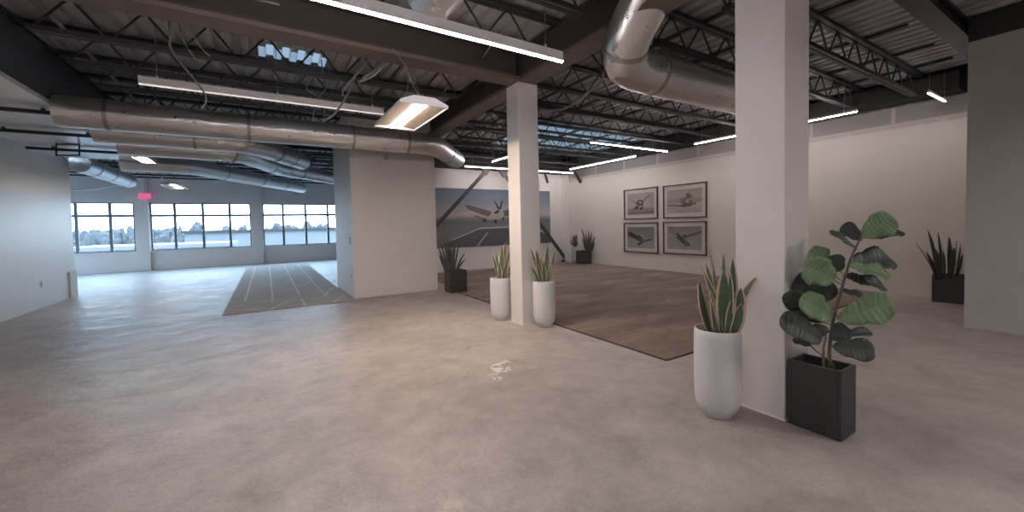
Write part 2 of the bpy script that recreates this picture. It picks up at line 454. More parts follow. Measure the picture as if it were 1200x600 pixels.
SILL, HEAD, TRANS = 0.78, 2.70, 2.19
wins = [(-8.2, -4.40), (-3.93, -0.56), (-0.10, 3.5)]
wall_with_openings('wall_window_side', 'x', YN, YN+0.2, XW-0.2, 6.2, 0, DECK+0.1, [(a, b, SILL, HEAD) for a, b in wins], MT['wall'])
mulls = [[-7.9, -6.97, -6.03, -5.10], [-3.17, -2.25, -1.32], [0.69, 1.62, 2.58]]
for i, ((a, b), ms) in enumerate(zip(wins, mulls)):
    fr = MB()
    yA, yB = YN+0.03, YN+0.10
    t = 0.045
    fr.box((a, yA, SILL), (a+t, yB, HEAD)); fr.box((b-t, yA, SILL), (b, yB, HEAD))
    fr.box((a+t, yA, SILL), (b-t, yB, SILL+t)); fr.box((a+t, yA, HEAD-t), (b-t, yB, HEAD))
    for x in ms: fr.box((x-0.045, yA, SILL+t), (x+0.045, yB, HEAD-t))
    xs = [a+t]+[w for x in ms for w in (x-0.045, x+0.045)]+[b-t]
    for x0, x1 in zip(xs[::2], xs[1::2]): fr.box((x0, yA, TRANS-0.048), (x1, yB, TRANS+0.048))
    w = world_build(fr, 'window_%d' % (i+1), MT['mullion'])
    pn = MB().box((a+t, YN+0.06, SILL+t), (b-t, YN+0.066, HEAD-t)).build('pane', MT['glass'], w)
    sl = MB().box((a-0.03, YN-0.06, SILL-0.05), (b+0.03, YN+0.03, SILL-0.001)).build('sill', MT['wall'], w)
for i, (a, b) in enumerate(((-4.37, -3.96), (-0.53, -0.13))):
    world_build(MB().box((a, YN-0.10, 0), (b, YN, DECK)), 'trim_%d' % (i+4), MT['wall'])
# west wall of the window bay with windows added out of frame for blue side light
wo = [(14.6, 17.2, 0.78, 2.7), (17.7, 20.4, 0.78, 2.7)]
wall_with_openings('wall_west', 'y', XW-0.2, XW, 13.85, YN, 0, DECK+0.1, wo, MT['wall'])
fr = MB()
for a, b, lo, hi in wo:
    for y in (a, (a+b)/2, b): fr.box((XW-0.12, y-0.03, lo), (XW-0.05, y+0.03, hi))
    fr.box((XW-0.12, a, TRANS-0.03), (XW-0.05, b, TRANS+0.03))
w = world_build(fr, 'window_4', MT['mullion'])
g = MB()
for a, b, lo, hi in wo: g.box((XW-0.09, a, lo), (XW-0.085, b, hi))
g.build('pane', MT['glass'], w)

world_build(MB().box((XW-0.2, 13.70, 0), (-4.15, 13.85, DECK+0.1)), 'wall_bay_return', MT['wall'])
wall_with_openings('wall_left', 'y', -4.15, -4.0, YS, 13.85, 0, 3.28, [], MT['wall_sheen'])
world_build(MB().box((-4.15, YS, 3.28), (-2.45, 13.2, 3.34)), 'ceiling_left_soffit', MT['soffit'])
world_build(MB().box((-2.52, YS, 3.341), (-2.45, 13.2, DECK)).box((-4.15, 13.12, 3.341), (-2.52, 13.2, DECK)), 'trim_1', MT['bulkhead'])
world_build(MB().box((-4.15, YS-0.2, 0), (XE+0.2, YS, DECK+0.1)), 'wall_behind_camera', MT['wall'])
world_build(MB().box((XE, YS, 0), (XE+0.2, 12.45, DECK+0.1)), 'wall_pictures', MT['cmu'])
mw = MB().box((2.85, 12.45, 0), (XE+0.2, 12.6, 3.42)).box((2.85, 12.45, 3.42), (XE+0.2, 12.6, DECK+0.1), 1)
world_build(mw, 'wall_mural', [MT['wall'], MT['black_paint']])
world_build(MB().box((1.55, 8.95, 0), (3.42, 11.3, DECK)).box((2.85, 11.3, 0), (3.05, 12.45, DECK)), 'wall_center_block', MT['wall'])
world_build(MB().box((6.0, 12.6, 0), (6.15, YN, DECK+0.1)), 'wall_east', MT['wall'])
world_build(MB().box((7.88, YS, 0), (XE, 1.34, 3.74)).box((7.88, YS, 3.74), (XE, 1.34, DECK), 1), 'wall_right', [MT['wall_right'], MT['black_paint']])
world_build(MB().box((10.02, 12.33, 0), (XE, 12.45, 3.42)), 'trim_2', MT['wall'])
# baseboard lip at the end of the left wall
world_build(MB().box((-4.0, 13.45, 0), (-3.97, 13.85, 0.62)), 'trim_3', MT['wall'])
# ------------------------------------------------------------------ outside
world_build(MB().quad([(-300, 21.6, -4.2), (300, 21.6, -4.2), (300, 420, -4.2), (-300, 420, -4.2)])
            .quad([(-300, -40, -4.2), (-9.6, -40, -4.2), (-9.6, 21.6, -4.2), (-300, 21.6, -4.2)]), 'ground', MT['snow'])
p = on_y(216, 271, 60.0)
b = thing('warehouse', (p.x+30, 64, -4.2), 'long pale flat-roofed building seen outside the windows', 'building')
MB().box((p.x, 60, -4.2), (p.x+75, 90, p.z-0.25)).build('wall', MT['ext_building'], b)
MB().box((p.x-0.3, 59.7, p.z-0.25), (p.x+75.3, 90.3, p.z+0.05)).build('roof_edge', MT['ext_roof'], b)
p = on_y(110, 288, 45.0)
b = thing('low_shed', (p.x, 46, -4.2), 'low white-roofed shed outside, below the trees at left window', 'building')
MB().box((p.x-1.6, 44, -4.2), (p.x+9, 52, p.z-0.4)).build('wall', MT['ext_building'], b)
MB().box((p.x-1.9, 43.7, p.z-0.4), (p.x+9.3, 52.3, p.z-0.1)).build('roof', MT['snow'], b)
def trees():
    m = MB(); rnd = random.Random(3)
    for i in range(620):
        Y = rnd.uniform(98, 135)
        x = rnd.uniform(-75, 75)
        h = rnd.uniform(3.2, 4.7)*(Y/110) + 0.35*math.sin(x*0.21) + (rnd.random()**6)*1.2
        r = rnd.uniform(0.5, 1.2)
        # a rough bare crown: lumpy lathe
        n = 9; prof = [(0.25, 0), (0.3, h*0.25), (r*0.7, h*0.4), (r, h*0.62), (r*0.85, h*0.88), (r*0.45, h)]
        base = len(m.v)
        for rr, z in prof:
            for k in range(n):
                q = rr*(1+rnd.uniform(-0.35, 0.35))
                m.v.append(V((x+q*math.cos(2*PI*k/n), Y+q*math.sin(2*PI*k/n), -4.2+z*1.28+rnd.uniform(-0.2, 0.2))))
        for a in range(len(prof)-1):
            for k in range(n):
                k2 = (k+1) % n
                m.f.append((base+a*n+k, base+a*n+k2, base+(a+1)*n+k2, base+(a+1)*n+k)); m.m.append(0)
    o = m.build('treeline', MT['ext_tree'])
    tag(o, 'grey bare treeline along the horizon outside the windows', 'trees', kind='stuff')
trees()

# ------------------------------------------------------------------ columns and girders
for nm, x0, y0, x1, y1, lab in (('square_column', 3.20, 4.94, 3.55, 5.27, 'white square column between the two tall white planters'),
                                ('square_column', 3.22, 1.43, 3.60, 1.79, 'large white square column beside the black planter with the fig')):
    t = thing(nm, ((x0+x1)/2, (y0+y1)/2, 0), lab, 'column')
    MB().box((x0, y0, 0.004), (x1, y1, 3.59)).build('shaft', MT['column'], t, bevel=0.006)
    MB().box((x0-0.004, y0-0.004, 0), (x1+0.004, y1+0.004, 0.012)).build('base_joint', MT['outlet'], t)

def girder(name, a, b, z0, z1, w, lab, along, dark=False):
    mf, mg = (MT['joist'], MT['joist']) if dark else (MT['girder_flange'], MT['girder'])
    t = thing(name, ((a[0]+b[0])/2, (a[1]+b[1])/2, z0), lab, 'girder')
    tf = 0.05
    def bx(off, half, lo, hi):
        if along == 'x': return MB().box((a[0], a[1]-half, lo), (b[0], a[1]+half, hi))
        return MB().box((a[0]-half, a[1], lo), (a[0]+half, b[1], hi))
    bx(0, w/2, z0, z0+tf).build('bottom_flange', mf, t)
    bx(0, 0.05, z0+tf, z1-tf).build('web', mg, t)
    bx(0, w/2, z1-tf, z1).build('top_flange', mg, t)
    return t
girder('roof_girder', (3.38, -4.9), (3.38, 8.9), 3.60, 4.06, 0.30, 'brown roof girder running away over both white columns', 'y')
girder('roof_girder', (-2.44, 5.05), (3.22, 5.05), 3.60, 4.06, 0.30, 'brown roof girder crossing behind the nearest strip light', 'x')
girder('roof_girder', (3.54, 1.45), (10.29, 1.45), 3.84, 4.06, 0.20, 'dark roof girder over the right bay beside grey wall', 'x', True)
MB().box((10.0, 1.8, 3.62), (10.28, 12.3, 3.93)).build('wall_plate_beam', MT['black_paint'])
tag(bpy.data.objects['wall_plate_beam'], 'black steel beam running along the top of the picture wall', 'beam')

def joist(y, x0, x1, lab, grp, zt=4.04, zb=3.60):
    t = thing('roof_joist', ((x0+x1)/2, y, zb), lab, 'joist', grp)
    MB().box((x0, y-0.06, zt-0.05), (x1, y-0.008, zt)).box((x0, y+0.008, zt-0.05), (x1, y+0.06, zt)).build('top_chord', MT['joist'], t)
    xb0, xb1 = x0+0.45, x1-0.45
    MB().box((xb0, y-0.05, zb), (xb1, y-0.008, zb+0.05)).box((xb0, y+0.008, zb), (xb1, y+0.05, zb+0.05)).build('bottom_chord', MT['joist'], t)
    w = MB(); n = max(2, int(round((xb1-xb0)/0.6))); s = (xb1-xb0)/n
    w.tube([(x0+0.02, y, zt-0.04), (xb0, y, zb+0.03)], 0.013, 6)
    for k in range(n):
        a = xb0+k*s
        w.tube([(a, y, zb+0.03), (a+s/2, y, zt-0.03)], 0.012, 6)
        w.tube([(a+s/2, y, zt-0.03), (a+s, y, zb+0.03)], 0.012, 6)
    w.tube([(xb1, y, zb+0.03), (x1-0.02, y, zt-0.04)], 0.013, 6)
    w.build('web_lattice', MT['joist'], t)
left_y = [2.2, 3.1, 4.0]
for i, y in enumerate(left_y[::-1]):
    joist(y, -2.43, 3.22, 'dark open-web roof joist, %s on the near side of the brown cross girder' % ORD[i], 'roof joists over the near bay')
ly = [6.1+0.95*k for k in range(16)]
for i, y in enumerate(ly):
    if y > YN-0.3: break
    x0 = -2.43 if y < 13.3 else -8.9
    x1 = 3.22 if y < 8.8 else (1.53 if y < 11.4 else (3.18 if y < 12.6 else 5.98))
    joist(y, x0, x1, 'dark open-web roof joist, %s behind the brown cross girder towards the windows' % ORD[i], 'roof joists towards the windows')
ry = [2.3, 3.15, 4.05, 4.98, 5.93, 6.88, 7.83, 8.78, 9.5, 11.0, 11.9]
for i, y in enumerate(ry):
    joist(y, 3.55 if y < 8.85 else 3.44, 10.27, 'dark open-web roof joist over the picture-wall bay, %s back from the dark right girder' % ORD[i], 'roof joists over the right bay')
bx_ = [4.9, 6.0, 7.4, 8.6, 9.6]
for i, x in enumerate(bx_):
    o = MB().box((x-0.03, 1.8, 4.041), (x+0.03, 12.4, 4.066)).build('bridging_bar', MT['joist'])
    tag(o, 'dark bridging bar under the deck of the right bay, %s from the brown column girder' % ORD[i], 'bar', 'bridging bars of the right bay')
for i, y in enumerate((5.45, 6.4)):
    pa, pb = (4.6, y, 3.66), (6.3, y+0.0, 4.0)
for i, (a, b2) in enumerate((((4.6, 5.6, 3.64), (4.6, 6.7, 4.0)), ((6.6, 6.0, 3.64), (6.6, 6.8, 4.0)), ((8.2, 6.0, 3.64), (8.2, 6.8, 4.0)))):
    o = MB().bar((a[0]+0.3, a[1], a[2]), b2, 0.035, 0.035).build('cross_bridging', MT['joist'])
    tag(o, 'dark slanted bridging strut between right bay joists, %s from column' % ORD[i], 'bar', 'slanted struts of the right bay')

# ------------------------------------------------------------------ air ducts
def rounded(pts, rad=0.35, n=6):
    pts = [V(p) for p in pts]; out = [pts[0]]
    for a, b, c in zip(pts[:-2], pts[1:-1], pts[2:]):
        r = min(rad, (b-a).length*0.45, (c-b).length*0.45)
        p0 = b+(a-b).normalized()*r; p1 = b+(c-b).normalized()*r
        for k in range(n+1):
            t = k/n; out.append(p0*(1-t)**2+b*2*t*(1-t)+p1*t*t)
    out.append(pts[-1]); return out
def duct(pts, r, lab, m='duct', seams=(), rad=0.35, grp=None, hang=()):
    pts = [V(p) for p in pts]
    t = thing('air_duct', pts[0].lerp(pts[-1], 0.5)-V((0, 0, r)), lab, 'duct', grp)
    path = rounded(pts, rad)
    # subdivide long straights for slight denting
    fine = [path[0]]
    for a, b in zip(path[:-1], path[1:]):
        k = max(1, int((b-a).length/0.3))
        for i in range(1, k+1): fine.append(a.lerp(b, i/k))
    rad_ = [r*(1+0.015*math.sin(i*1.7)) for i in range(len(fine))]
    MB().tube(fine, r, 32, radii=rad_).build('duct_body', MT[m], t, smooth=True)
    for s in seams:
        tot = sum((b-a).length for a, b in zip(path[:-1], path[1:])); d = s*tot
        for a, b in zip(path[:-1], path[1:]):
            l = (b-a).length
            if d <= l:
                q = a.lerp(b, d/l); dr = (b-a).normalized()
                MB().tube([q-dr*0.025, q+dr*0.025], r*1.035, 32).build('seam_band', MT['band'], t, smooth=True); break
            d -= l
    for hp in hang:
        MB().tube([hp+V((0, 0, r)), V((hp.x, hp.y, DECK))], 0.008, 6).build('hanger_rod', MT['cable_dark'], t)
    return t
D1 = 8.2
e1 = on_z(528, 168, 3.24)
duct([(-2.44, D1-0.05, 3.245), (3.12, D1-0.05, 3.245), (4.35, 9.75, 3.245)], 0.22, 'long silver foil duct hung across in front of the white wall block', seams=(0.07, 0.3, 0.52, 0.66, 0.86), hang=[V((-1.5, D1-0.05, 3.245)), V((0.6, D1-0.05, 3.245)), V((2.3, D1-0.05, 3.245))])
duct([(-2.41, 9.45, 3.26), (-0.25, 9.55, 3.26), (0.86, 11.65, 3.26)], 0.215, 'grey foil duct bending away just behind the long silver duct', seams=(0.3, 0.7, 0.85), grp=None)
duct([(-2.41, 10.75, 3.26), (-0.45, 10.85, 3.26), (0.35, 13.1, 3.26), (2.4, 15.4, 3.26)], 0.215, 'grey foil duct with double bend, running behind the white block', seams=(0.25, 0.5, 0.7))
duct([(-3.0, 12.75+0.8, 3.26), (-1.75, 13.55, 3.26), (1.35, 19.0, 3.26)], 0.215, 'pale ribbed foil duct slanting towards the middle window', m='duct_white', seams=(0.35, 0.6, 0.8))
duct([(-3.86, 14.0, 3.25), (-3.86, 18.2, 3.25)], 0.215, 'pale short foil duct above the left window, past the left wall', m='duct_white', seams=(0.2, 0.5, 0.85), hang=[V((-3.86, 14.4, 3.25)), V((-3.86, 17.8, 3.25))])
qd = at_depth(757, 0, 4.1); qd = qd+(qd-V((3.50, 3.32, 3.33)))*0.25
duct([qd, (3.50, 3.32, 3.33), (6.6, 3.32, 3.33)], 0.25, 'big shiny silver duct with elbow above the large column', seams=(0.18, 0.36, 0.9), rad=0.42)
duct([(1.36, 0.6, 3.62), (1.36, 3.55, 3.62)], 0.235, 'silver duct end at top edge, above the nearest strip light', seams=(0.6,))

# ------------------------------------------------------------------ lights
def strip_light(a, b, w, h, lab, led, grp='strip lights', hang=2, dp_=0.009):
    a, b = V(a), V(b); t = thing('strip_light', a.lerp(b, 0.5), lab, 'light', grp)
    d = (b-a).normalized(); n = V((-d.y, d.x, 0))
    def bx(off, hw, lo, hi, e0=0.0, e1=0.0):
        m = MB(); A = a+d*e0; B = b-d*e1
        pts = [A+n*(off-hw), B+n*(off-hw), B+n*(off+hw), A+n*(off+hw)]
        base = len(m.v)
        for z in (lo, hi):
            for q in pts: m.v.append(V((q.x, q.y, a.z+z)))
        for f in ((3, 2, 1, 0), (4, 5, 6, 7), (0, 1, 5, 4), (1, 2, 6, 5), (2, 3, 7, 6), (3, 0, 4, 7)):
            m.f.append(f); m.m.append(0)
        return m
    bx(0, w/2, 0.006, h).build('housing', MT['alu'], t)
    bx(0, w/2*0.94, -dp_, 0.0055, 0.004, 0.004).build('diffuser', MT[led], t)
    ln = (b-a).length
    for k in range(hang):
        q = a+d*(ln*(0.06+0.88*k/max(1, hang-1)))
        MB().tube([(q.x, q.y, a.z+h), (q.x, q.y, DECK)], 0.004, 6).build('hanger_cable', MT['cable'], t)
        MB().tube([(q.x, q.y, a.z+h), (q.x, q.y, a.z+h+0.03)], 0.013, 8).build('hanger_cap', MT['white_metal'], t)
pL = on_z(660, 72, 3.15)
strip_light((-0.95, pL.y-0.02, 3.15), (pL.x, pL.y+0.01, 3.15), 0.024, 0.10, 'nearest lit strip light across the top, ending before the first column', 'led')
p0, p1 = on_z(162, 98, 3.3), on_z(452, 132, 3.3)
strip_light((p0.x, p0.y, 3.3), (p1.x, p0.y+0.02, 3.3), 0.026, 0.095, 'dim strip light hanging in front of the long silver duct', 'led_dim', hang=3)
ZL = 3.40
def strip_px(a, b, lab, led='led_far', fix=None):
    p, q = on_z(*a, ZL), on_z(*b, ZL)
    if fix == 'x': q.y = p.y
    if fix == 'y': q.x = p.x
    q.x = min(q.x, 9.95)
    strip_light(p, q, 0.024, 0.045, lab, led, dp_=0.007)
strip_px((692, 167), (778, 178.5), 'strip light crossing the right bay under the skylight', fix='x')
strip_px((668, 198.5), (744, 183), 'strip light above the pictures, running along the picture wall', fix='y')
strip_px((814, 169), (1004, 130.5), 'strip light along the picture wall, passing behind the large column', fix='y')
strip_px((1088, 109), (1110, 118.5), 'short strip light end near the grey right wall', fix='x')
strip_px((545, 195), (683, 204), 'long strip light in front of the mural wall', fix='x')
strip_px((577, 189.5), (606, 178), 'strip light seen behind the first column, above the mural', fix='y')

def high_bay(cx, cy, z, w, l, lab, lens, cables):
    t = thing('high_bay_light', (cx, cy, z), lab, 'light', 'high bay lights')
    x0, x1, y0, y1 = cx-w/2, cx+w/2, cy-l/2, cy+l/2
    hs = MB()
    prof = [(x0, z), (x0, z+0.03), (cx-0.13, z+0.10), (cx+0.13, z+0.10), (x1, z+0.03), (x1, z), (x1-0.012, z), (x1-0.012, z+0.02), (cx+0.10, z+0.075), (cx-0.10, z+0.075), (x0+0.012, z+0.02), (x0+0.012, z)]
    n = len(hs.v); k = len(prof)
    for yy in (y0, y1):
        for a, zz in prof: hs.v.append(V((a, yy, zz)))
    for i in range(k):
        j = (i+1) % k; hs.f.append((n+i, n+j, n+k+j, n+k+i)); hs.m.append(0)
    hs.build('housing', MT['white_metal'], t)
    for yy0, yy1 in ((y0-0.012, y0), (y1, y1+0.012)):
        MB().prism([(x0, z), (x0, z+0.03), (cx-0.13, z+0.10), (cx+0.13, z+0.10), (x1, z+0.03), (x1, z)], yy0, yy1).build('end_plate', MT['white_metal'], t)
    for s in (-1, 1):
        r = MB(); xa, xb = cx+s*(w/2-0.014), cx+s*0.075
        r.quad([(xa, y0+0.001, z+0.012), (xa, y1-0.001, z+0.012), (xb, y1-0.001, z+0.036), (xb, y0+0.001, z+0.036)])
        r.build('reflector', MT['reflector'], t, solid=0.003)
    lm = MB()
    lm.prism([(cx-0.074, z+0.05), (cx-0.074, z+0.034), (cx-0.066, z+0.027), (cx+0.066, z+0.027), (cx+0.074, z+0.034), (cx+0.074, z+0.05)], y0+0.03, y1-0.03)
    lm.build('lens', MT[lens], t)
    for q in cables:
        MB().tube([q[0]]+q[1:], 0.005, 6).build('hanger_cable', MT['cable'], t)
hx, hy = 1.61, 5.08
high_bay(hx, hy, 2.90, 0.58, 1.22, 'glowing high bay light hanging in front of the white wall block', 'lens',
         [[V((hx, 4.6, 3.0)), V((hx-0.02, 4.75, 3.3)), V((hx-0.25, 4.8, 3.62))], [V((hx, 5.5, 3.0)), V((hx+0.1, 5.45, 3.3)), V((hx+0.2, 5.4, 4.06))]])
high_bay(-2.5, 17.0, 3.0, 0.56, 1.5, 'high bay light hanging far back near the middle window', 'lens_far', [[V((-2.5, 16.5, 3.1)), V((-2.5, 16.5, 4.06))], [V((-2.5, 17.6, 3.1)), V((-2.5, 17.6, 4.06))]])
high_bay(-2.25, 11.9, 3.12, 0.26, 0.9, 'small high bay light beside the end of the white soffit', 'lens_far', [[V((-2.2, 11.4, 3.2)), V((-2.2, 11.4, 4.06))]])

# ------------------------------------------------------------------ cables, conduits and pipes
def cable(pts, r, lab, m='cable', cat='cable', name='cable', grp=None, top=True):
    pts = [V(p) for p in pts]
    if top and pts[0].z < 4.0 and name != 'sprinkler_pipe': pts = [V((pts[0].x, pts[0].y+0.03, DECK-0.012))]+pts
    # Catmull-Rom
    P = [pts[0]]+pts+[pts[-1]]; out = []
    for i in range(1, len(P)-2):
        p0, p1, p2, p3 = P[i-1:i+3]
        for k in range(6):
            t = k/6
            out.append(0.5*((2*p1)+(p2-p0)*t+(2*p0-5*p1+4*p2-p3)*t*t+(3*p1-p0-3*p2+p3)*t**3))
    out.append(pts[-1])
    if len(pts) == 2: out = pts
    o = MB().tube(out, r, 8).build(name, MT[m], smooth=True)
    return tag(o, lab, cat, grp)
def PY(lst, y): return [on_y(a, b, y) for a, b in lst]
cable(PY([(196, -5), (199, 40), (203, 62), (240, 110), (236, 128)], 5.6), 0.010, 'grey wire hanging loosely near the top left, leftmost of the bunch')
cable(PY([(203, -5), (214, 45), (234, 75)], 5.7), 0.008, 'thin grey wire dropping diagonally beside the leftmost hanging wire')
cable(PY([(214, -5), (222, 30), (236, 56), (246, 66)], 5.75), 0.007, 'thin grey wire at top left, right of the hanging bunch', 'cable_light')
cable(PY([(455, 20), (436, 62), (424, 80), (402, 106), (405, 114)], 5.5), 0.012, 'grey cable hanging from the girder left of the high bay light')
cable(PY([(466, 24), (454, 60), (446, 76), (425, 92)], 5.6), 0.016, 'thick pale cable curving down left of the high bay light', 'cable_light')
cable(PY([(470, 25), (457, 66), (438, 88), (420, 96)], 5.52), 0.014, 'second thick pale cable curving down beside the first one', 'cable_light')
cable(PY([(446, 28), (426, 60), (412, 100), (395, 130), (378, 143)], 5.7), 0.014, 'long grey cable sagging towards the silver duct')
cable(PY([(378, 100), (362, 96), (361, 106), (378, 118), (380, 140)], 6.65), 0.008, 'small looped grey wire above the silver duct')
cable(PY([(386, 96), (372, 118), (366, 142)], 6.75), 0.007, 'thin wire end dangling above the silver duct')
cable([on_y(474, 40, 5.3), on_y(476, 78, 5.0), on_y(490, 112, 5.0)], 0.007, 'wire dropping to the top of the high bay light')
cable([on_y(618, 8, 4.2), on_y(588, 38, 4.4), on_y(572, 58, 4.7), on_y(556, 80, 5.5), on_y(527, 100, 6.4), on_y(514, 118, 6.9)], 0.011, 'grey flexible conduit looping down behind the nearest strip light', 'cable_light', 'conduit', 'conduit')
cable([on_y(706, 92, 4.3), on_y(690, 108, 4.6), on_y(665, 126, 5.0), on_y(642, 130, 5.5), on_y(628, 132, 5.9)], 0.018, 'grey flexible conduit sagging from the big elbow duct to first column', 'cable', 'conduit', 'conduit')
z = 3.66
for lab, a, b, r in (('grey sprinkler pipe running away along the dark bulkhead, nearer the wall', (-1.95, 1.0, z+0.28), (-1.95, 13.0, z+0.28), 0.022),
                     ('grey sprinkler pipe running away along the dark bulkhead, nearer the duct', (-1.62, 1.0, z+0.30), (-1.62, 12.0, z+0.30), 0.016)):
    cable([a, b], r, lab, 'cable', 'pipe', 'sprinkler_pipe', 'sprinkler pipes')
cable([(-2.4, 4.75, 3.8), (0.2, 4.75, 3.8)], 0.012, 'thin grey conduit along the brown cross girder at top left', 'cable', 'conduit', 'conduit')
for i, y in enumerate((8.25, 9.9, 11.7)):
    t = thing('hanger_rail', (-3.1, y, 3.2), 'dark rail hung under the white soffit, %s counted from the nearest' % ORD[i], 'rail', 'dark rails under the soffit')
    MB().box((-3.95, y-0.03, 3.20), (-2.53, y+0.03, 3.25)).build('rail', MT['joist'], t)
    MB().box((-2.62, y-0.02, 3.25), (-2.58, y+0.02, 3.28)).build('hanger', MT['joist'], t)
    MB().box((-3.6, y-0.02, 3.25), (-3.56, y+0.02, 3.28)).build('hanger', MT['joist'], t)
t = thing('conduit_bracket', (-3.5, 12.0, 3.1), 'black rectangular bracket below the soffit at the end of the left wall', 'bracket')
q = [on_y(a, b, 11.2) for a, b in ((66, 169), (93, 169), (93, 182), (66, 182))]
for qq in (q[0], q[1]): MB().tube([qq, V((qq.x, qq.y, 3.28))], 0.012, 6).build('hanger', MT['cable_dark'], t)
MB().tube(q+[q[0]], 0.014, 8).build('loop', MT['cable_dark'], t)
cable([on_y(80, 222, 20.5), on_y(143, 216, 20.5)], 0.035, 'white pipe above the left window under the ceiling', 'white_metal', 'pipe', 'pipe')
cable([on_y(142, 206, 19), on_y(166, 196, 19), on_y(200, 190, 19)], 0.03, 'pale pipe crossing above the pink sign', 'cable_light', 'pipe', 'pipe')
cable([on_y(167, 196, 19.2), on_y(186, 203, 19.4), on_y(192, 214, 19.6)], 0.02, 'thin pale pipe bending down beside the far high bay light', 'cable_light', 'pipe', 'pipe')
t = thing('motion_detector', on_y(453, 184, 8.15)-V((0, 0, 0.05)), 'small round motion detector hanging under the silver duct by the white block', 'sensor')
q = on_y(453, 184, 8.15)
MB().tube([q, V((q.x, q.y, 3.018))], 0.008, 8).build('stem', MT['cable'], t)
MB().lathe([(0.01, -0.06), (0.05, -0.045), (0.06, -0.02), (0.05, 0.0), (0.01, 0.01)], q, 20).build('dome', MT['switch'], t, smooth=True)

# ------------------------------------------------------------------ mural and braces
def polyfan(mb, pts, mi): mb.quad(pts, mi)
t = thing('wall_mural', (7.0, 12.43, 0.75), 'wide mural of a propeller plane over a runway on back wall', 'mural')
YM = 12.425
mx0, mx1, mz0, mz1 = 4.45, 9.42, 0.77, 2.77
MT['mural_sky'] = axis_ramp('mural_sky', 'Z', 0.0, 2.0, [(0.0, (0.188, 0.192, 0.208, 1)), (0.38, (0.194, 0.192, 0.201, 1)), (0.44, (0.144, 0.160, 0.188, 1)), (0.50, (0.250, 0.243, 0.255, 1)), (0.56, (0.500, 0.422, 0.382, 1)), (0.66, (0.362, 0.358, 0.375, 1)), (0.8, (0.219, 0.256, 0.315, 1)), (1.0, (0.131, 0.173, 0.241, 1))], 0.6, 0.10, 1.6, (0.5, 1, 2.2))
MT['mural_ground'] = mat('mural_runway', (0.106, 0.109, 0.121, 1), 0.7, var=0.25, scale=3)
MT['mural_line'] = mat('mural_line', (0.475, 0.461, 0.456, 1), 0.7)
MT['mural_plane'] = mat('mural_plane', (0.156, 0.134, 0.127, 1), 0.7, var=0.35, scale=5)
MT['mural_plane_light'] = mat('mural_plane_light', (0.425, 0.371, 0.335, 1), 0.7, var=0.2, scale=5)
MT['mural_dark'] = mat('mural_dark', (0.037, 0.036, 0.038, 1), 0.7)
MB().box((mx0, YM, mz0), (mx1, 12.449, mz1)).build('panel', MT['mural_sky'], t)
def mpt(x, y, k=0):  # zoomed mural drawing coordinates (6 px per photograph px)
    p = on_y(510+x/6, 210+y/6, YM); return (p.x, YM-0.001-0.0008*k, min(max(p.z, mz0+0.005), mz1-0.005))
im = MB()
for pts, mi, k in (
    ([(30, 480), (118, 430), (318, 346), (520, 338), (700, 345), (812, 395), (812, 456), (640, 470), (400, 483)], 0, 1),
    ([(108, 436), (118, 424), (310, 343), (322, 347)], 1, 2), ([(305, 341), (520, 331), (700, 340), (700, 348), (520, 341), (310, 350)], 1, 2),
    ([(292, 470), (303, 470), (372, 374), (364, 374)], 1, 2), ([(700, 340), (806, 388), (806, 398), (700, 349)], 1, 2),
    ([(208, 184), (222, 180), (250, 186), (398, 228), (380, 262), (330, 250), (230, 212)], 2, 3),
    ([(690, 176), (676, 172), (640, 180), (478, 222), (486, 262), (560, 248), (670, 208)], 2, 3),
    ([(272, 258), (290, 257), (352, 282), (350, 292), (290, 267)], 2, 3), ([(500, 272), (570, 255), (578, 262), (510, 284)], 2, 3),
    ([(360, 275), (392, 245), (425, 220), (455, 210), (478, 224), (486, 250), (470, 272), (430, 282), (380, 284)], 3, 4),
    ([(408, 240), (430, 222), (448, 216), (452, 226), (430, 244)], 4, 5),
    ([(412, 150), (420, 152), (452, 206), (446, 216), (436, 204)], 4, 6), ([(474, 150), (466, 152), (450, 206), (456, 216), (464, 206)], 4, 6),
    ([(338, 280), (352, 278), (360, 292), (350, 306), (336, 300)], 4, 5), ([(416, 284), (430, 284), (434, 300), (424, 310), (414, 302)], 4, 5), ([(470, 270), (484, 268), (486, 284), (474, 288)], 4, 5),
):
    im.quad([mpt(x, y, k) for x, y in pts], mi)
im.build('printed_scene', [MT['mural_ground'], MT['mural_line'], MT['mural_plane'], MT['mural_plane_light'], MT['mural_dark']], t)

YB = 12.12
def brace(a, b, lab, foot=None):
    t = thing('diagonal_brace', (b[0], YB, 0), lab, 'brace', 'steel braces by the mural')
    d = (V(b)-V(a)).normalized()
    MB().bar(a, b, 0.075, 0.11).build('bar', MT['brace'], t)
    if foot:
        MB().box((foot-0.22, YB-0.1, 0.012), (foot+0.12, YB+0.1, 0.10)).build('foot_plate', MT['brace'], t)
    MB().bar(V(a)-d*0.01, V(a)+d*0.3, 0.09, 0.20).build('gusset_plate', MT['brace'], t)
brace((6.62, YB, 3.50), (3.13, YB, 0.01), 'dark diagonal steel brace crossing the left part of the mural')
brace((7.06, YB, 3.46), (9.92, YB, 0.10), 'dark diagonal steel brace reaching the floor beside the corner plants', 9.98)
for lab, a, b in (('short dark kicker strut at the top corner of the picture wall', (10.28, 11.6, 3.05), (9.85, 11.6, 3.62)),
                  ('short dark kicker strut at the top of the mural wall', (9.35, 12.44, 3.1), (9.0, 12.2, 3.6))):
    o = MB().bar(a, b, 0.06, 0.09).build('kicker_strut', MT['brace']); tag(o, lab, 'strut')

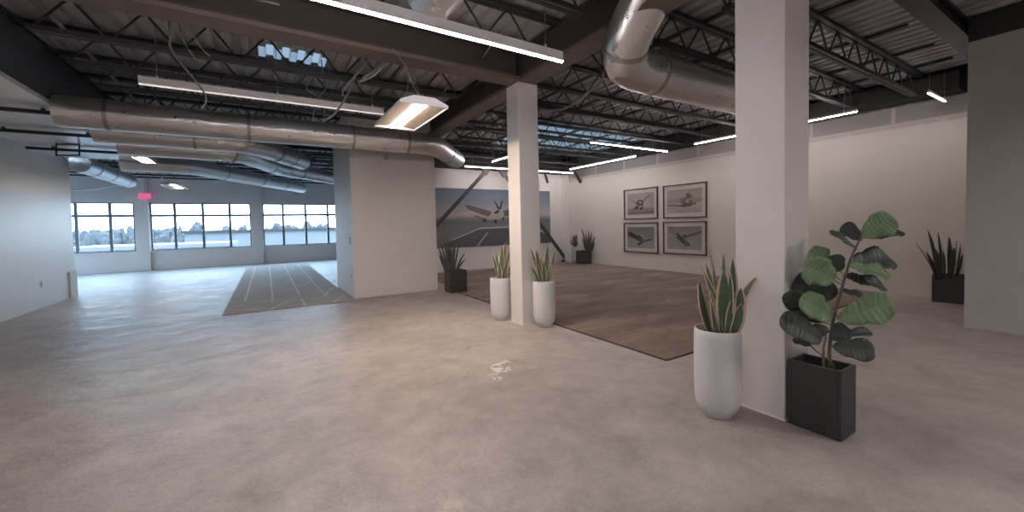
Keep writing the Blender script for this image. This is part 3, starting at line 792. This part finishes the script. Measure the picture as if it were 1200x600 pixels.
# ------------------------------------------------------------------ framed pictures
XP = XE
MT['print_a'] = axis_ramp('print_upper_left', 'Z', 0.2, 0.85, [(0, (0.299, 0.260, 0.234, 1)), (0.2, (0.260, 0.227, 0.208, 1)), (0.3, (0.442, 0.390, 0.358, 1)), (1, (0.390, 0.351, 0.325, 1))], 0.5, 0.3, 4)
MT['print_b'] = axis_ramp('print_upper_right', 'Z', 0.2, 0.85, [(0, (0.390, 0.345, 0.312, 1)), (0.3, (0.494, 0.442, 0.403, 1)), (0.45, (0.286, 0.247, 0.221, 1)), (0.6, (0.442, 0.390, 0.351, 1)), (1, (0.377, 0.332, 0.299, 1))], 0.5, 0.5, 5, (1, 1, 2.5))
MT['print_c'] = axis_ramp('print_lower_left', 'Z', 0.15, 0.85, [(0, (0.325, 0.312, 0.305, 1)), (0.5, (0.260, 0.254, 0.247, 1)), (1, (0.202, 0.195, 0.192, 1))], 0.5, 0.4, 4)
MT['print_d'] = axis_ramp('print_lower_right', 'Z', 0.15, 0.85, [(0, (0.351, 0.338, 0.325, 1)), (0.5, (0.293, 0.280, 0.267, 1)), (1, (0.234, 0.221, 0.215, 1))], 0.5, 0.4, 4)
MT['ink_dark'] = mat('ink_dark', (0.045, 0.038, 0.036, 1), 0.5)
MT['ink_mid'] = mat('ink_mid', (0.12, 0.105, 0.098, 1), 0.5)
MT['ink_light'] = mat('ink_light', (0.46, 0.42, 0.39, 1), 0.5)
def picture(y0, y1, z0, z1, lab, pm, art):
    # y0 > y1: y0 is the left side seen from the room
    t = thing('framed_picture', (XP, (y0+y1)/2, z0), lab, 'picture', None)
    fwid = 0.028; fd = 0.045
    fr = MB()
    fr.box((XP-fd, y1, z0), (XP-0.002, y1+fwid, z1)).box((XP-fd, y0-fwid, z0), (XP-0.002, y0, z1))
    fr.box((XP-fd, y1+fwid, z0), (XP-0.002, y0-fwid, z0+fwid)).box((XP-fd, y1+fwid, z1-fwid), (XP-0.002, y0-fwid, z1))
    fr.build('frame', MT['frame'], t)
    MB().box((XP-0.016, y1+fwid, z0+fwid), (XP-0.004, y0-fwid, z1-fwid)).build('mat_board', MT['mat_board'], t)
    m = 0.115
    py0, py1, pz0, pz1 = y0-fwid-m, y1+fwid+m, z0+fwid+m, z1-fwid-m
    xs = XP-0.018
    pr = MB().box((xs, py1, pz0), (XP-0.0162, py0, pz1), 0)
    for pts, mi, k in art:
        pr.quad([(xs-0.0006*k, py0+(py1-py0)*u, pz1+(pz0-pz1)*v) for u, v in pts], mi)
    pr.build('print', [MT[pm], MT['ink_dark'], MT['ink_mid'], MT['ink_light']], t)
    MB().box((XP-0.032, y1+fwid, z0+fwid), (XP-0.029, y0-fwid, z1-fwid)).build('glass', MT['glass'], t)
def ell(cu, cv, ru, rv, ang=0, n=14):
    o = []
    for i in range(n):
        a = 2*PI*i/n; x, y = ru*math.cos(a), rv*math.sin(a)
        o.append((cu+x*math.cos(ang)-y*math.sin(ang), cv+x*math.sin(ang)+y*math.cos(ang)))
    return o
artA = [([(0.04, 0.20), (0.38, 0.47), (0.40, 0.53), (0.34, 0.50)], 2, 1), ([(0.97, 0.06), (0.60, 0.40), (0.58, 0.36), (0.80, 0.16)], 2, 1),
        (ell(0.49, 0.45, 0.13, 0.13, 0.3), 1, 2), (ell(0.50, 0.44, 0.06, 0.05, 0.2), 3, 3), (ell(0.34, 0.69, 0.10, 0.045, -0.3), 1, 2),
        (ell(0.53, 0.73, 0.06, 0.05), 1, 2), ([(0.30, 0.62), (0.46, 0.52), (0.48, 0.56), (0.33, 0.68)], 1, 2), ([(0.56, 0.54), (0.60, 0.55), (0.56, 0.72), (0.52, 0.72)], 1, 2),
        ([(0, 0.90), (1, 0.86), (1, 0.92), (0, 0.95)], 2, 1)]
artB = [([(0.0, 0.62), (0.36, 0.66), (0.84, 0.58), (0.84, 0.66), (0.40, 0.73), (0.0, 0.68)], 2, 1), (ell(0.58, 0.56, 0.16, 0.10, -0.1), 2, 1),
        ([(0.38, 0.42), (0.72, 0.30), (0.74, 0.36), (0.42, 0.48)], 2, 1), (ell(0.62, 0.28, 0.07, 0.10), 2, 1), ([(0.42, 0.70), (0.74, 0.66), (0.72, 0.72), (0.44, 0.76)], 1, 2),
        (ell(0.60, 0.53, 0.06, 0.05), 3, 2), ([(0.0, 0.80), (0.2, 0.92), (0.26, 0.98), (0, 0.98)], 3, 1)]
artC = [([(0.0, 0.22), (0.16, 0.24), (0.58, 0.55), (0.60, 0.70), (0.52, 0.72), (0.05, 0.42)], 1, 1), ([(0.36, 0.82), (0.50, 0.68), (0.92, 0.52), (0.94, 0.58), (0.60, 0.74), (0.42, 0.90)], 1, 1),
        ([(0.40, 0.40), (0.48, 0.38), (0.70, 0.62), (0.64, 0.66)], 2, 2), (ell(0.62, 0.66, 0.08, 0.06, 0.6), 2, 2), ([(0.5, 0.34), (0.54, 0.34), (0.64, 0.56), (0.60, 0.58)], 3, 2)]
artD = [([(0.26, 0.30), (0.30, 0.28), (0.52, 0.55), (0.68, 0.76), (0.64, 0.86), (0.54, 0.84), (0.34, 0.58)], 1, 1), (ell(0.60, 0.78, 0.09, 0.08, 0.7), 2, 2),
        ([(0.30, 0.50), (0.62, 0.36), (0.98, 0.20), (0.98, 0.28), (0.66, 0.46), (0.34, 0.58)], 2, 1), (ell(0.36, 0.48, 0.05, 0.06), 1, 2), (ell(0.52, 0.42, 0.05, 0.06), 1, 2),
        ([(0.0, 0.36), (0.24, 0.40), (0.24, 0.43), (0.0, 0.41)], 3, 1), ([(0.42, 0.5), (0.5, 0.46), (0.62, 0.70), (0.56, 0.74)], 2, 2)]
picture(9.44, 8.09, 1.59, 2.575, 'framed sepia print of an airplane, upper left of four on wall', 'print_a', artA)
picture(7.89, 6.49, 1.59, 2.565, 'framed pale print with window reflections, upper right of four', 'print_b', artB)
picture(9.46, 8.09, 0.51, 1.48, 'framed grey print of an airplane, lower left of four', 'print_c', artC)
picture(7.90, 6.50, 0.53, 1.49, 'framed grey airplane print, lower right of four on picture wall', 'print_d', artD)

# ------------------------------------------------------------------ rugs
RX0, RY0 = 3.62, 2.76
t = thing('area_rug', (7, 7.5, 0), 'large faded brown rug covering the floor in front of the pictures', 'rug')
MB().box((RX0, RY0, 0.0), (3.9, 8.2, 0.011)).box((3.9, RY0, 0.0), (10.22, 12.0, 0.011)).build('pile', MT['brown_rug'], t)
e = MB(); q = 0.016
e.box((RX0-q, RY0-q, 0.0), (RX0, 8.2, 0.012)).box((RX0, RY0-q, 0.0), (10.22, RY0, 0.012))
e.build('binding', MT['rug_edge'], t)
t = thing('runner_rug', (0.4, 14, 0), 'long grey runner rug with pale geometric lines beside white wall block', 'rug')
ax0, ax1, ay0, ay1 = -0.72, 1.47, 8.72, 19.3
MB().box((ax0, ay0, 0.0), (ax1, ay1, 0.012)).build('pile', MT['runner'], t)
ln = MB()
def rl(a, b, w=0.035):
    a, b = V((a[0], a[1], 0.0128)), V((b[0], b[1], 0.0128)); d = (b-a).normalized(); n = V((-d.y, d.x, 0))*w/2
    ln.quad([a-n, b-n, b+n, a+n])
gx = [ax0+(ax1-ax0)*f for f in (0.13, 0.36, 0.60, 0.82)]
per = 2.6
for i, x in enumerate(gx):
    rl((x, ay0+ (1.35 if i % 2 == 0 else 0.9)), (x, ay1-0.05))
rl((ax0+0.05, ay0+0.55), (gx[0]+0.35, ay0+0.12)); rl((gx[0]+0.45, ay0+0.05), (gx[1]+0.45, ay0+1.25))
rl((gx[0]+0.02, ay0+1.2), (gx[2], ay0+0.95)); rl((gx[2], ay0+0.02), (gx[2], ay0+0.9))
rl((gx[2]-0.35, ay0+0.55), (gx[3], ay0+0.95)); rl((gx[3], ay0+0.95), (gx[3]+0.1, ay0+1.6))
rl((gx[3]+0.02, ay0+0.05), (ax1-0.05, ay0+0.75)); rl((gx[0], ay0+0.85), (gx[0]-0.25, ay0+0.7))
rl((gx[3]+0.1, ay0+1.6), (ax1-0.05, ay0+2.3))
k = 0
y = ay0+3.2
while y < ay1-1.5:
    for i in range(3):
        if (i+k) % 2 == 0: rl((gx[i], y), (gx[i+1], y+0.8), 0.02)
    k += 1; y += 2.4
ln.build('woven_lines', MT['runner_line'], t)

# ------------------------------------------------------------------ plants
WP = [(0.02, 0), (0.098, 0), (0.105, 0.012), (0.112, 0.026), (0.138, 0.05), (0.157, 0.098), (0.165, 0.19), (0.167, 0.35), (0.168, 0.5), (0.166, 0.62), (0.163, 0.666), (0.158, 0.672), (0.151, 0.666), (0.150, 0.60), (0.02, 0.60)]
def white_planter(t, c, s=1.0, g=0.0):
    MB().lathe([(r*s, max(z, g)) for r, z in WP], (c[0], c[1], 0), 48).build('planter', MT['planter_white'], t, smooth=True)
    MB().lathe([(0.148*s, 0.603), (0.13*s, 0.625), (0.02, 0.632)], (c[0], c[1], 0), 28).build('soil', MT['soil'], t, smooth=True)

def snake_leaf(t, base, tip, w, mats, face=0.0, bow=0.15, edge=0.30, side=0.0, pts=None):
    """strap leaf: base, tip points; face turns the blade about its axis"""
    base, tip = V(base), V(tip); ax = tip-base; L = ax.length
    lean = V((ax.x, ax.y, 0))
    ctrl = base.lerp(tip, 0.5)-lean*bow*1.0+V((0, 0, bow*L*0.35))+rt*side*L
    n = 12; rows = []
    r0 = rt*math.cos(face)+fw*math.sin(face)
    mb = MB()
    for i in range(n+1):
        s = i/n
        p = base*(1-s)**2+ctrl*2*s*(1-s)+tip*s*s
        d = ((ctrl-base)*(1-s)+(tip-ctrl)*s).normalized()
        wv = (r0-d*r0.dot(d)).normalized(); nv = wv.cross(d)
        wd = w*(0.32+0.68*math.sin(min(1, s/0.6)*PI/2))*(1-s**3.2)**0.85/2
        wd = max(wd, 0.0012)
        for c in (-1, -(1-edge), 0, (1-edge), 1):
            fold = -nv*(abs(c)*wd*0.28)
            mb.v.append(p+wv*(c*wd)-fold)
    for i in range(n):
        for k in range(4):
            a = i*5+k
            mb.f.append((a, a+1, a+6, a+5)); mb.m.append(1 if k in (0, 3) else 0)
    return mb.build('leaf', mats, t, smooth=True, solid=0.004)

GREEN = [MT['leaf_green'], MT['leaf_edge']]
DARK = [MT['leaf_dark'], MT['leaf_dark_edge']]
GREY = [MT['leaf_grey'], MT['leaf_grey']]
def dep(p): return (V(p)-EYE).dot(fw)

# the front planter, by the large column
c = (2.93, 1.77, 0); dp = dep((c[0], c[1], 0.6))
t = thing('potted_snake_plant', c, 'tall white planter with yellow-edged snake plant beside the large column', 'potted plant', 'snake plants in tall white planters')
white_planter(t, c, 1.0)
spec = [  # tip px, tip py, base px, width m, depth offset, face, bow, side
    (828, 285, 839, 0.045, 0.07, 0.8, 0.2, 0.05), (847.5, 296, 842, 0.060, 0.05, 0.35, 0.1, 0.03), (820, 311, 838, 0.050, 0.0, 0.9, 0.3, 0.04),
    (827, 308, 841, 0.045, 0.05, -0.7, 0.2, 0.02), (858.5, 302, 852, 0.065, 0.06, -0.5, 0.1, 0.06), (888, 324, 856, 0.062, 0.02, -1.0, 0.5, 0.16),
    (819, 328, 833, 0.080, -0.04, 0.5, 0.1, -0.12), (848, 316, 848, 0.110, -0.06, 0.05, 0.1, -0.02), (868, 337, 856, 0.085, -0.04, -0.55, 0.1, 0.12),
    (829, 322, 842, 0.05, -0.05, 0.8, 0.2, -0.06), (856, 320, 853, 0.050, -0.08, -1.0, 0.1, 0.04), (833, 340, 839, 0.055, -0.08, 0.5, 0.1, -0.05),
    (824, 318, 846, 0.055, -0.07, 0.4, 0.25, -0.03), (869, 355, 858, 0.075, -0.08, -0.2, 0.1, 0.06), (862, 342, 851, 0.05, -0.09, -0.9, 0.1, 0.02)]
for tx, ty, bx, w, do, face, bow, side in spec:
    b0 = at_depth(bx+ (0 if True else 0), 386, dp+do*0.8); b0.z = 0.615
    snake_leaf(t, b0, at_depth(tx, ty, dp+do), w*1.45, GREEN, face, bow, side=side, edge=0.33)

def px_plant(c, lab, spec, mats, base_y, kind='white', grp='snake plants in tall white planters', bz=0.615, s=1.0, edge=0.28):
    t = thing('potted_snake_plant', c, lab, 'potted plant', grp)
    if kind == 'white': white_planter(t, c, s)
    d0 = dep((c[0], c[1], bz))
    for tx, ty, bx, w, do, face in spec:
        b0 = at_depth(bx, base_y, d0+do*0.7); b0.z = bz
        snake_leaf(t, b0, at_depth(tx, ty, d0+do), w*1.25, mats, face, 0.15, edge=edge)
    return t
px_plant((3.14, 5.475, 0), 'tall white planter with snake plant on the left side of first column',
         [(576.5, 298, 584, 0.05, 0.03, 0.5), (581, 296, 586, 0.05, 0.0, -0.4), (588.5, 287, 588, 0.085, 0.0, 0.1), (592, 284, 590, 0.05, 0.06, 0.6), (595, 303, 591, 0.05, -0.04, 0.2), (598, 292, 592, 0.06, 0.02, -0.3), (585, 308, 586, 0.06, -0.07, 0.1), (592, 312, 589, 0.05, -0.07, 0.4)], GREEN, 322)
px_plant((3.46, 4.745, 0), 'tall white planter with snake plant on the right side of first column',
         [(621.5, 291, 633, 0.05, 0.02, 0.5), (628, 293, 634, 0.08, 0.0, 0.2), (642, 287, 640, 0.085, 0.0, 0.05), (650, 296, 643, 0.045, 0.03, 0.6), (622, 312, 632, 0.06, -0.06, 0.2), (634, 302, 636, 0.05, 0.05, -0.5), (637, 306, 638, 0.06, -0.06, 0.2), (647, 308, 641, 0.05, -0.05, -0.3), (628, 306, 634, 0.05, -0.07, 0.5)], GREEN, 328)

def box_planter(t, x0, y0, x1, y1, h, g=0.0):
    w = 0.022; m = MB()
    m.box((x0, y0, g), (x1, y0+w, h)).box((x0, y1-w, g), (x1, y1, h)).box((x0, y0+w, g), (x0+w, y1-w, h)).box((x1-w, y0+w, g), (x1, y1-w, h))
    m.box((x0+w, y0+w, g), (x1-w, y1-w, 0.03))
    m.build('planter', MT['planter_black'], t, bevel=0.004)
    s = MB(); n = 6
    for i in range(n):
        for j in range(n):
            xa, xb = x0+w+(x1-x0-2*w)*i/n, x0+w+(x1-x0-2*w)*(i+1)/n
            ya, yb = y0+w+(y1-y0-2*w)*j/n, y0+w+(y1-y0-2*w)*(j+1)/n
            f = lambda x, y: h-0.055+0.012*math.sin(x*37+y*23)
            s.quad([(xa, ya, f(xa, ya)), (xb, ya, f(xb, ya)), (xb, yb, f(xb, yb)), (xa, yb, f(xa, yb))])
    s.build('soil', MT['soil'], t)

# black cube planter by the wall block
t = thing('potted_snake_plant', (3.66, 8.44, 0), 'dark square planter with dull snake plant at the corner of white block', 'potted plant')
box_planter(t, 3.46, 8.26, 3.86, 8.64, 0.50)
d0 = dep((3.66, 8.44, 0.5))
for tx, ty, bx, w, do, face in [(513.5, 289, 522, 0.06, 0, 0.3), (514, 298, 522, 0.06, -0.08, 0.2), (516, 283, 524, 0.05, 0.06, 0.5), (520, 278, 525, 0.05, 0.05, 0.7), (523, 279, 526, 0.05, 0.08, 0.2), (526, 281, 528, 0.06, -0.02, -0.3), (528.5, 282, 529, 0.05, 0.08, 0.9),
                                (532, 284, 530, 0.06, 0.0, 0.3), (534, 287, 531, 0.05, 0.06, -0.4), (538, 284, 533, 0.05, 0.03, 0.3), (545, 296, 534, 0.05, 0.0, 0.4), (546, 303, 535, 0.05, -0.06, -0.2), (523, 296, 525, 0.07, -0.1, 0.1), (530, 295, 530, 0.07, -0.1, 0.1), (518, 300, 523, 0.07, -0.12, 0.3), (535, 300, 532, 0.06, -0.12, 0.1)]:
    b0 = at_depth(bx, 320, d0+do*0.6); b0.z = 0.45
    snake_leaf(t, b0, at_depth(tx, ty, d0+do), w, GREY, face, 0.15)
# black cube planter in the far corner
t = thing('potted_snake_plant', (9.93, 11.1, 0), 'black planter with spiky snake plant by the far picture wall corner', 'potted plant')
box_planter(t, 9.72, 10.9, 10.12, 11.3, 0.49, 0.0135)
d0 = dep((9.92, 11.1, 0.5))
for tx, ty, bx, w, do, face in [(681, 267, 688, 0.07, 0, 0.3), (682, 278, 687, 0.08, -0.05, 0.2), (686, 272, 689, 0.08, 0.05, 0.4), (690, 269, 690, 0.09, 0, 0.1), (693.5, 271, 691, 0.08, 0.03, -0.3), (697, 277, 692, 0.08, -0.03, 0.2), (697, 284, 693, 0.08, -0.08, 0.1), (684, 288, 688, 0.08, -0.1, 0.1), (688, 279, 689, 0.1, -0.08, 0.1), (692, 281, 691, 0.1, -0.1, 0.2)]:
    b0 = at_depth(bx, 294, d0+do*0.6); b0.z = 0.44
    snake_leaf(t, b0, at_depth(tx, ty, d0+do), w, DARK, face, 0.15)
# pale planter in the corner
c = (9.72, 11.68, 0)
t = thing('potted_snake_plant', c, 'pale round planter with dark snake plant in the far corner', 'potted plant')
white_planter(t, c, 1.05, 0.0135)
d0 = dep((c[0], c[1], 0.6))
for tx, ty, bx, w, do, face in [(667.5, 281, 672, 0.07, 0, 0.3), (671, 276, 673, 0.09, 0.0, 0.2), (673.5, 274, 674, 0.09, 0.0, 0.0), (676, 274, 675, 0.08, 0.0, -0.3), (669.5, 284, 672, 0.09, -0.07, 0.1), (674, 280, 674, 0.12, -0.08, 0.1), (677, 283, 675, 0.08, -0.05, 0.1)]:
    b0 = at_depth(bx, 290, d0+do*0.6); b0.z = 0.62
    snake_leaf(t, b0, at_depth(tx, ty, d0+do), w, DARK, face, 0.15)
# long black planter by the right wall
t = thing('potted_snake_plant', (10.05, 1.75, 0), 'wide black planter with broad dark snake plant behind the grey wall', 'potted plant')
box_planter(t, 9.86, 1.40, 10.24, 2.06, 0.47)
d0 = dep((10.05, 1.75, 0.5))
for tx, ty, bx, w, do, face in [(1073, 285, 1097, 0.06, 0, 0.6), (1087, 269, 1099, 0.10, 0.0, 0.2), (1099, 272, 1103, 0.10, 0.05, 0.3), (1112, 277, 1112, 0.12, 0.0, 0.1), (1085, 295, 1097, 0.10, -0.08, 0.2), (1105, 293, 1106, 0.10, -0.05, 0.4), (1118, 290, 1114, 0.10, -0.06, -0.2), (1126, 286, 1119, 0.09, 0, 0.4), (1128, 298, 1120, 0.09, -0.05, 0.1), (1121, 281, 1117, 0.07, 0.05, 0.9), (1096, 291, 1100, 0.12, -0.1, 0.1)]:
    b0 = at_depth(bx, 326, d0+do*0.6); b0.z = 0.42
    snake_leaf(t, b0, at_depth(tx, ty, d0+do), w, DARK, face, 0.12)

# fiddle leaf fig in a tall black box
t = thing('potted_fiddle_leaf_fig', (3.33, 1.24, 0), 'fiddle leaf fig in a tall black box planter beside the large column', 'potted plant')
box_planter(t, 3.21, 1.085, 3.455, 1.405, 0.475)
d0 = dep((3.33, 1.24, 0.5))
def FP(x, y, o=0.0): return at_depth(x, y, d0+o)
def tube_part(name, pts, r0, r1, m):
    pts = [V(p) for p in pts]
    P = [pts[0]]+pts+[pts[-1]]; out = []
    for i in range(1, len(P)-2):
        a, b, c, d = P[i-1:i+3]
        for k in range(5):
            s = k/5; out.append(0.5*((2*b)+(c-a)*s+(2*a-5*b+4*c-d)*s*s+(3*b-a-3*c+d)*s**3))
    out.append(pts[-1])
    n = len(out)
    return MB().tube(out, r0, 10, radii=[r0+(r1-r0)*i/(n-1) for i in range(n)]).build(name, m, t, smooth=True)
b0 = FP(973, 428); b0.z = 0.41
tube_part('stem', [b0, FP(972, 410), FP(977, 372), FP(986, 340), FP(996, 306), FP(1008, 280), FP(1016, 268)], 0.013, 0.005, MT['stem'])
b1 = FP(966, 432, -0.03); b1.z = 0.41
tube_part('stem', [b1, FP(965, 410, -0.03), FP(968, 395, -0.03), FP(966, 385, -0.04)], 0.010, 0.006, MT['stem'])
b2 = FP(980, 436, -0.06); b2.z = 0.41
tube_part('stem', [b2, FP(974, 424, -0.06), FP(960, 414, -0.07), FP(943, 398, -0.08)], 0.006, 0.004, MT['stem'])

def fig_leaf(base, tip, w, m, tilt=0.0, droop=0.0, cup=0.15, skew=0.0, petiole=None):
    """obovate leaf; tilt turns the blade about its own axis (0 faces the viewer side)"""
    base, tip = V(base), V(tip); ax = (tip-base); L = ax.length; d = ax.normalized()
    wv0 = d.cross(-fw)
    if wv0.length < 0.1: wv0 = d.cross(V((0, 0, 1)))
    wv0.normalize(); nv0 = wv0.cross(d)
    wv = wv0*math.cos(tilt)+nv0*math.sin(tilt); nv = wv.cross(d)
    cols = (-1, -0.7, -0.35, -0.045, 0.045, 0.35, 0.7, 1)
    ss = [(0.0, 0)]; nv_ = 8
    for j in range(nv_):
        c0 = 0.03+0.93*j/nv_; stp = 0.93/nv_
        ss += [(c0+stp*0.14, 1), (c0+stp*0.5, 2), (c0+stp*0.86, 1), (c0+stp, 0)]
    ss[-1] = (0.985, 0); ss.append((1.0, 0))
    mb = MB()
    for s, kind in ss:
        prof = (max(0.0, s)**0.62)*(max(0.0, 1-s)**0.40)*1.72
        prof *= 1-0.13*math.exp(-((s-0.38)/0.1)**2)
        wd = max(0.002, w/2*prof)
        for c in cols:
            ridge = 0.030*L*(0.0, 0.45, 1.0)[kind]*min(1, abs(c)*2.2)*(1-abs(c)*0.35)*min(1, wd/(w*0.3))
            cupz = cup*wd*(abs(c)**1.4)
            wave = 0.17*wd*math.sin(s*11+(2 if c > 0 else 0))*(abs(c)**2)
            p = base+d*(L*s)+wv*(c*wd)+nv*(cupz+wave+ridge)-nv*(droop*L*s*s)+wv*(skew*L*s*s)
            p += d*(abs(c)*0.12*L*(1-s)*s*2)
            mb.v.append(p)
    K = len(cols)
    for i in range(len(ss)-1):
        vein = (ss[i][1] == 0 and ss[i+1][1] == 1) or (ss[i][1] == 1 and ss[i+1][1] == 0)
        for k in range(K-1):
            a = i*K+k
            mb.f.append((a, a+1, a+K+1, a+K)); mb.m.append(1 if k == 3 or (vein and 0 < k < K-2) else 0)
    o = mb.build('leaf', [m, MT['fig_vein'] if m is MT['fig'] else MT['fig_dark_vein']], t, smooth=True, solid=0.003)
    if petiole is not None:
        MB().tube([petiole, V(petiole).lerp(base, 0.5)+V((0, 0, -0.004)), base+d*0.01], 0.0035, 6).build('petiole', MT['stem'], o, smooth=True)
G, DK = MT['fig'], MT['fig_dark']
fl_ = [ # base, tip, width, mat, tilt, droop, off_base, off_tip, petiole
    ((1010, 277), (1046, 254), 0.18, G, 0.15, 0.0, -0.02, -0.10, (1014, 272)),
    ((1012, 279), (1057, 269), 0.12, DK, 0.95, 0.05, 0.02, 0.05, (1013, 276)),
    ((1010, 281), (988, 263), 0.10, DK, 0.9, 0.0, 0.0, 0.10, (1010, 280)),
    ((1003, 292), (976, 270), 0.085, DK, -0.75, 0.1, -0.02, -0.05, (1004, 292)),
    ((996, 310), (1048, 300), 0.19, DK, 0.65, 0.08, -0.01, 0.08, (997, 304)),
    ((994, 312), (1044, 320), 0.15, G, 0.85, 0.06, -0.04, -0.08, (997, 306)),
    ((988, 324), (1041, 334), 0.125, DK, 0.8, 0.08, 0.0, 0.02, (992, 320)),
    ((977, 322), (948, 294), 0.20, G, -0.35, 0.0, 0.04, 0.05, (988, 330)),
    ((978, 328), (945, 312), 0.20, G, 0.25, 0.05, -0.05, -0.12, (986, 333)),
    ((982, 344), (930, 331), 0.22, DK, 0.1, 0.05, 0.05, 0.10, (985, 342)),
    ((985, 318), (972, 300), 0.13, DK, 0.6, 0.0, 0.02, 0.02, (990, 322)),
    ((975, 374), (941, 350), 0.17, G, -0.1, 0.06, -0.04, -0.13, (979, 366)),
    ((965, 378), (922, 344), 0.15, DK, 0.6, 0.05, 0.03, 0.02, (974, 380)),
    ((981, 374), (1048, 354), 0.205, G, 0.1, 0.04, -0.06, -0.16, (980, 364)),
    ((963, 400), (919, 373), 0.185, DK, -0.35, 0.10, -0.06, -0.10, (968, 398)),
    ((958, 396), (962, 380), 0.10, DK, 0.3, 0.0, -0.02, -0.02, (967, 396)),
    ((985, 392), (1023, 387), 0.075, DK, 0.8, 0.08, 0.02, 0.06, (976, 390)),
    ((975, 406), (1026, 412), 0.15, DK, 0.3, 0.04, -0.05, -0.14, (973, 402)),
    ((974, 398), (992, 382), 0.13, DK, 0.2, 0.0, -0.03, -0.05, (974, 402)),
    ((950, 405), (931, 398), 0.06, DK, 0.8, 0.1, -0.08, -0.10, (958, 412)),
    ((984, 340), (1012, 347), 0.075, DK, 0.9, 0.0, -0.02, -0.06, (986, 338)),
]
for (bx, by), (tx, ty), w, m, tilt, droop, ob, ot, pe in fl_:
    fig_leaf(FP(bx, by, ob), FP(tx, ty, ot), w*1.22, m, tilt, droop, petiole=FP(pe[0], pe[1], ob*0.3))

# ------------------------------------------------------------------ small fittings
p = on_y(169.5, 230, YN-0.25)
t = thing('exit_sign', (p.x, p.y, p.z-0.1), 'small pink-red exit sign hanging between the two left windows', 'sign')
MB().box((p.x-0.19, p.y-0.03, p.z-0.10), (p.x+0.19, p.y+0.03, p.z+0.12)).build('sign_body', MT['sign'], t, bevel=0.02)
MB().tube([(p.x, p.y, p.z+0.12), (p.x, p.y, DECK)], 0.018, 8).build('hanger_stem', MT['white_metal'], t)
p = on_x(49, 333, -4.0)
t = thing('power_outlet', (-4.0, p.y, p.z-0.06), 'white power outlet low on the left wall', 'outlet')
MB().box((-4.0, p.y-0.045, p.z-0.06), (-3.985, p.y+0.045, p.z+0.06)).build('cover_plate', MT['outlet'], t, bevel=0.004)
MB().box((-3.9848, p.y-0.02, p.z-0.045), (-3.978, p.y+0.02, p.z+0.045)).build('socket', MT['outlet'], t)
p = on_x(410, 282, 1.55)
t = thing('light_switch', (1.55, p.y, p.z-0.06), 'grey light switch near the edge of the white wall block', 'switch')
MB().box((1.535, p.y-0.05, p.z-0.07), (1.55, p.y+0.05, p.z+0.07)).build('cover_plate', MT['switch'], t, bevel=0.004)
MB().box((1.53, p.y-0.015, p.z-0.03), (1.5348, p.y+0.015, p.z+0.03)).build('rocker', MT['outlet'], t)
p = on_x(411, 322, 1.55)
t = thing('power_outlet', (1.55, p.y, p.z-0.06), 'white power outlet low on the white wall block', 'outlet')
MB().box((1.535, p.y-0.045, p.z-0.06), (1.55, p.y+0.045, p.z+0.06)).build('cover_plate', MT['outlet'], t, bevel=0.004)
MB().box((1.53, p.y-0.02, p.z-0.045), (1.5348, p.y+0.02, p.z+0.045)).build('socket', MT['outlet'], t)

# ------------------------------------------------------------------ unseen lamps added to light the foreground, sky, exposure
strip_light((-2.0, -1.2, 3.15), (1.8, -1.2, 3.15), 0.024, 0.10, 'added unseen strip light behind the camera, on the left', 'led')  # this strip and the next are added fill for floor and column
strip_light((-2.0, 1.0, 3.15), (1.2, 1.0, 3.15), 0.024, 0.10, 'added unseen strip light overhead above the camera', 'led')
high_bay(4.9, -2.0, 2.95, 0.58, 1.22, 'added unseen high bay light behind the camera on the right', 'lens_added', [[V((4.9, -2.4, 3.0)), V((4.9, -2.4, 4.06))], [V((4.9, -1.6, 3.0)), V((4.9, -1.6, 4.06))]])  # added out of view to brighten the large column's front face

wd = bpy.data.worlds.new('overcast'); scn.world = wd; wd.use_nodes = True
N = wd.node_tree.nodes; L = wd.node_tree.links
bg = N['Background']
tc = N.new('ShaderNodeTexCoord'); sx = N.new('ShaderNodeSeparateXYZ'); L.new(tc.outputs['Generated'], sx.inputs[0])
rp = N.new('ShaderNodeValToRGB'); e = rp.color_ramp.elements
e[0].position, e[0].color = 0.0, (0.58, 0.79, 1.0, 1); e[1].position, e[1].color = 0.5, (0.45, 0.70, 1.0, 1)
L.new(sx.outputs['Z'], rp.inputs['Fac']); L.new(rp.outputs[0], bg.inputs['Color'])
bg.inputs['Strength'].default_value = 5.2

def portal(loc, rot, sx_, sy_):
    l = bpy.data.lights.new('sky_portal', 'AREA'); l.shape = 'RECTANGLE'; l.size = sx_; l.size_y = sy_
    l.cycles.is_portal = True
    o = bpy.data.objects.new('sky_portal', l); COL.objects.link(o); o.location = loc; o.rotation_euler = rot
for a, b in wins: portal(((a+b)/2, YN+0.3, (SILL+HEAD)/2), (-PI/2, 0, 0), b-a, HEAD-SILL)
for a, b, lo, hi in wo: portal((XW-0.3, (a+b)/2, (lo+hi)/2), (0, -PI/2, 0), hi-lo, b-a)

scn.view_settings.view_transform = 'Standard'
scn.view_settings.look = 'None'
scn.view_settings.gamma = 1
scn.view_settings.use_curve_mapping = False
scn.view_settings.exposure = 1.3
scn.cycles.use_denoising = True
scn.cycles.max_bounces = 8
scn.cycles.diffuse_bounces = 5
scn.cycles.glossy_bounces = 4
scn.cycles.transparent_max_bounces = 12
scn.cycles.caustics_reflective = False
scn.cycles.caustics_refractive = False
scn.cycles.sample_clamp_indirect = 6
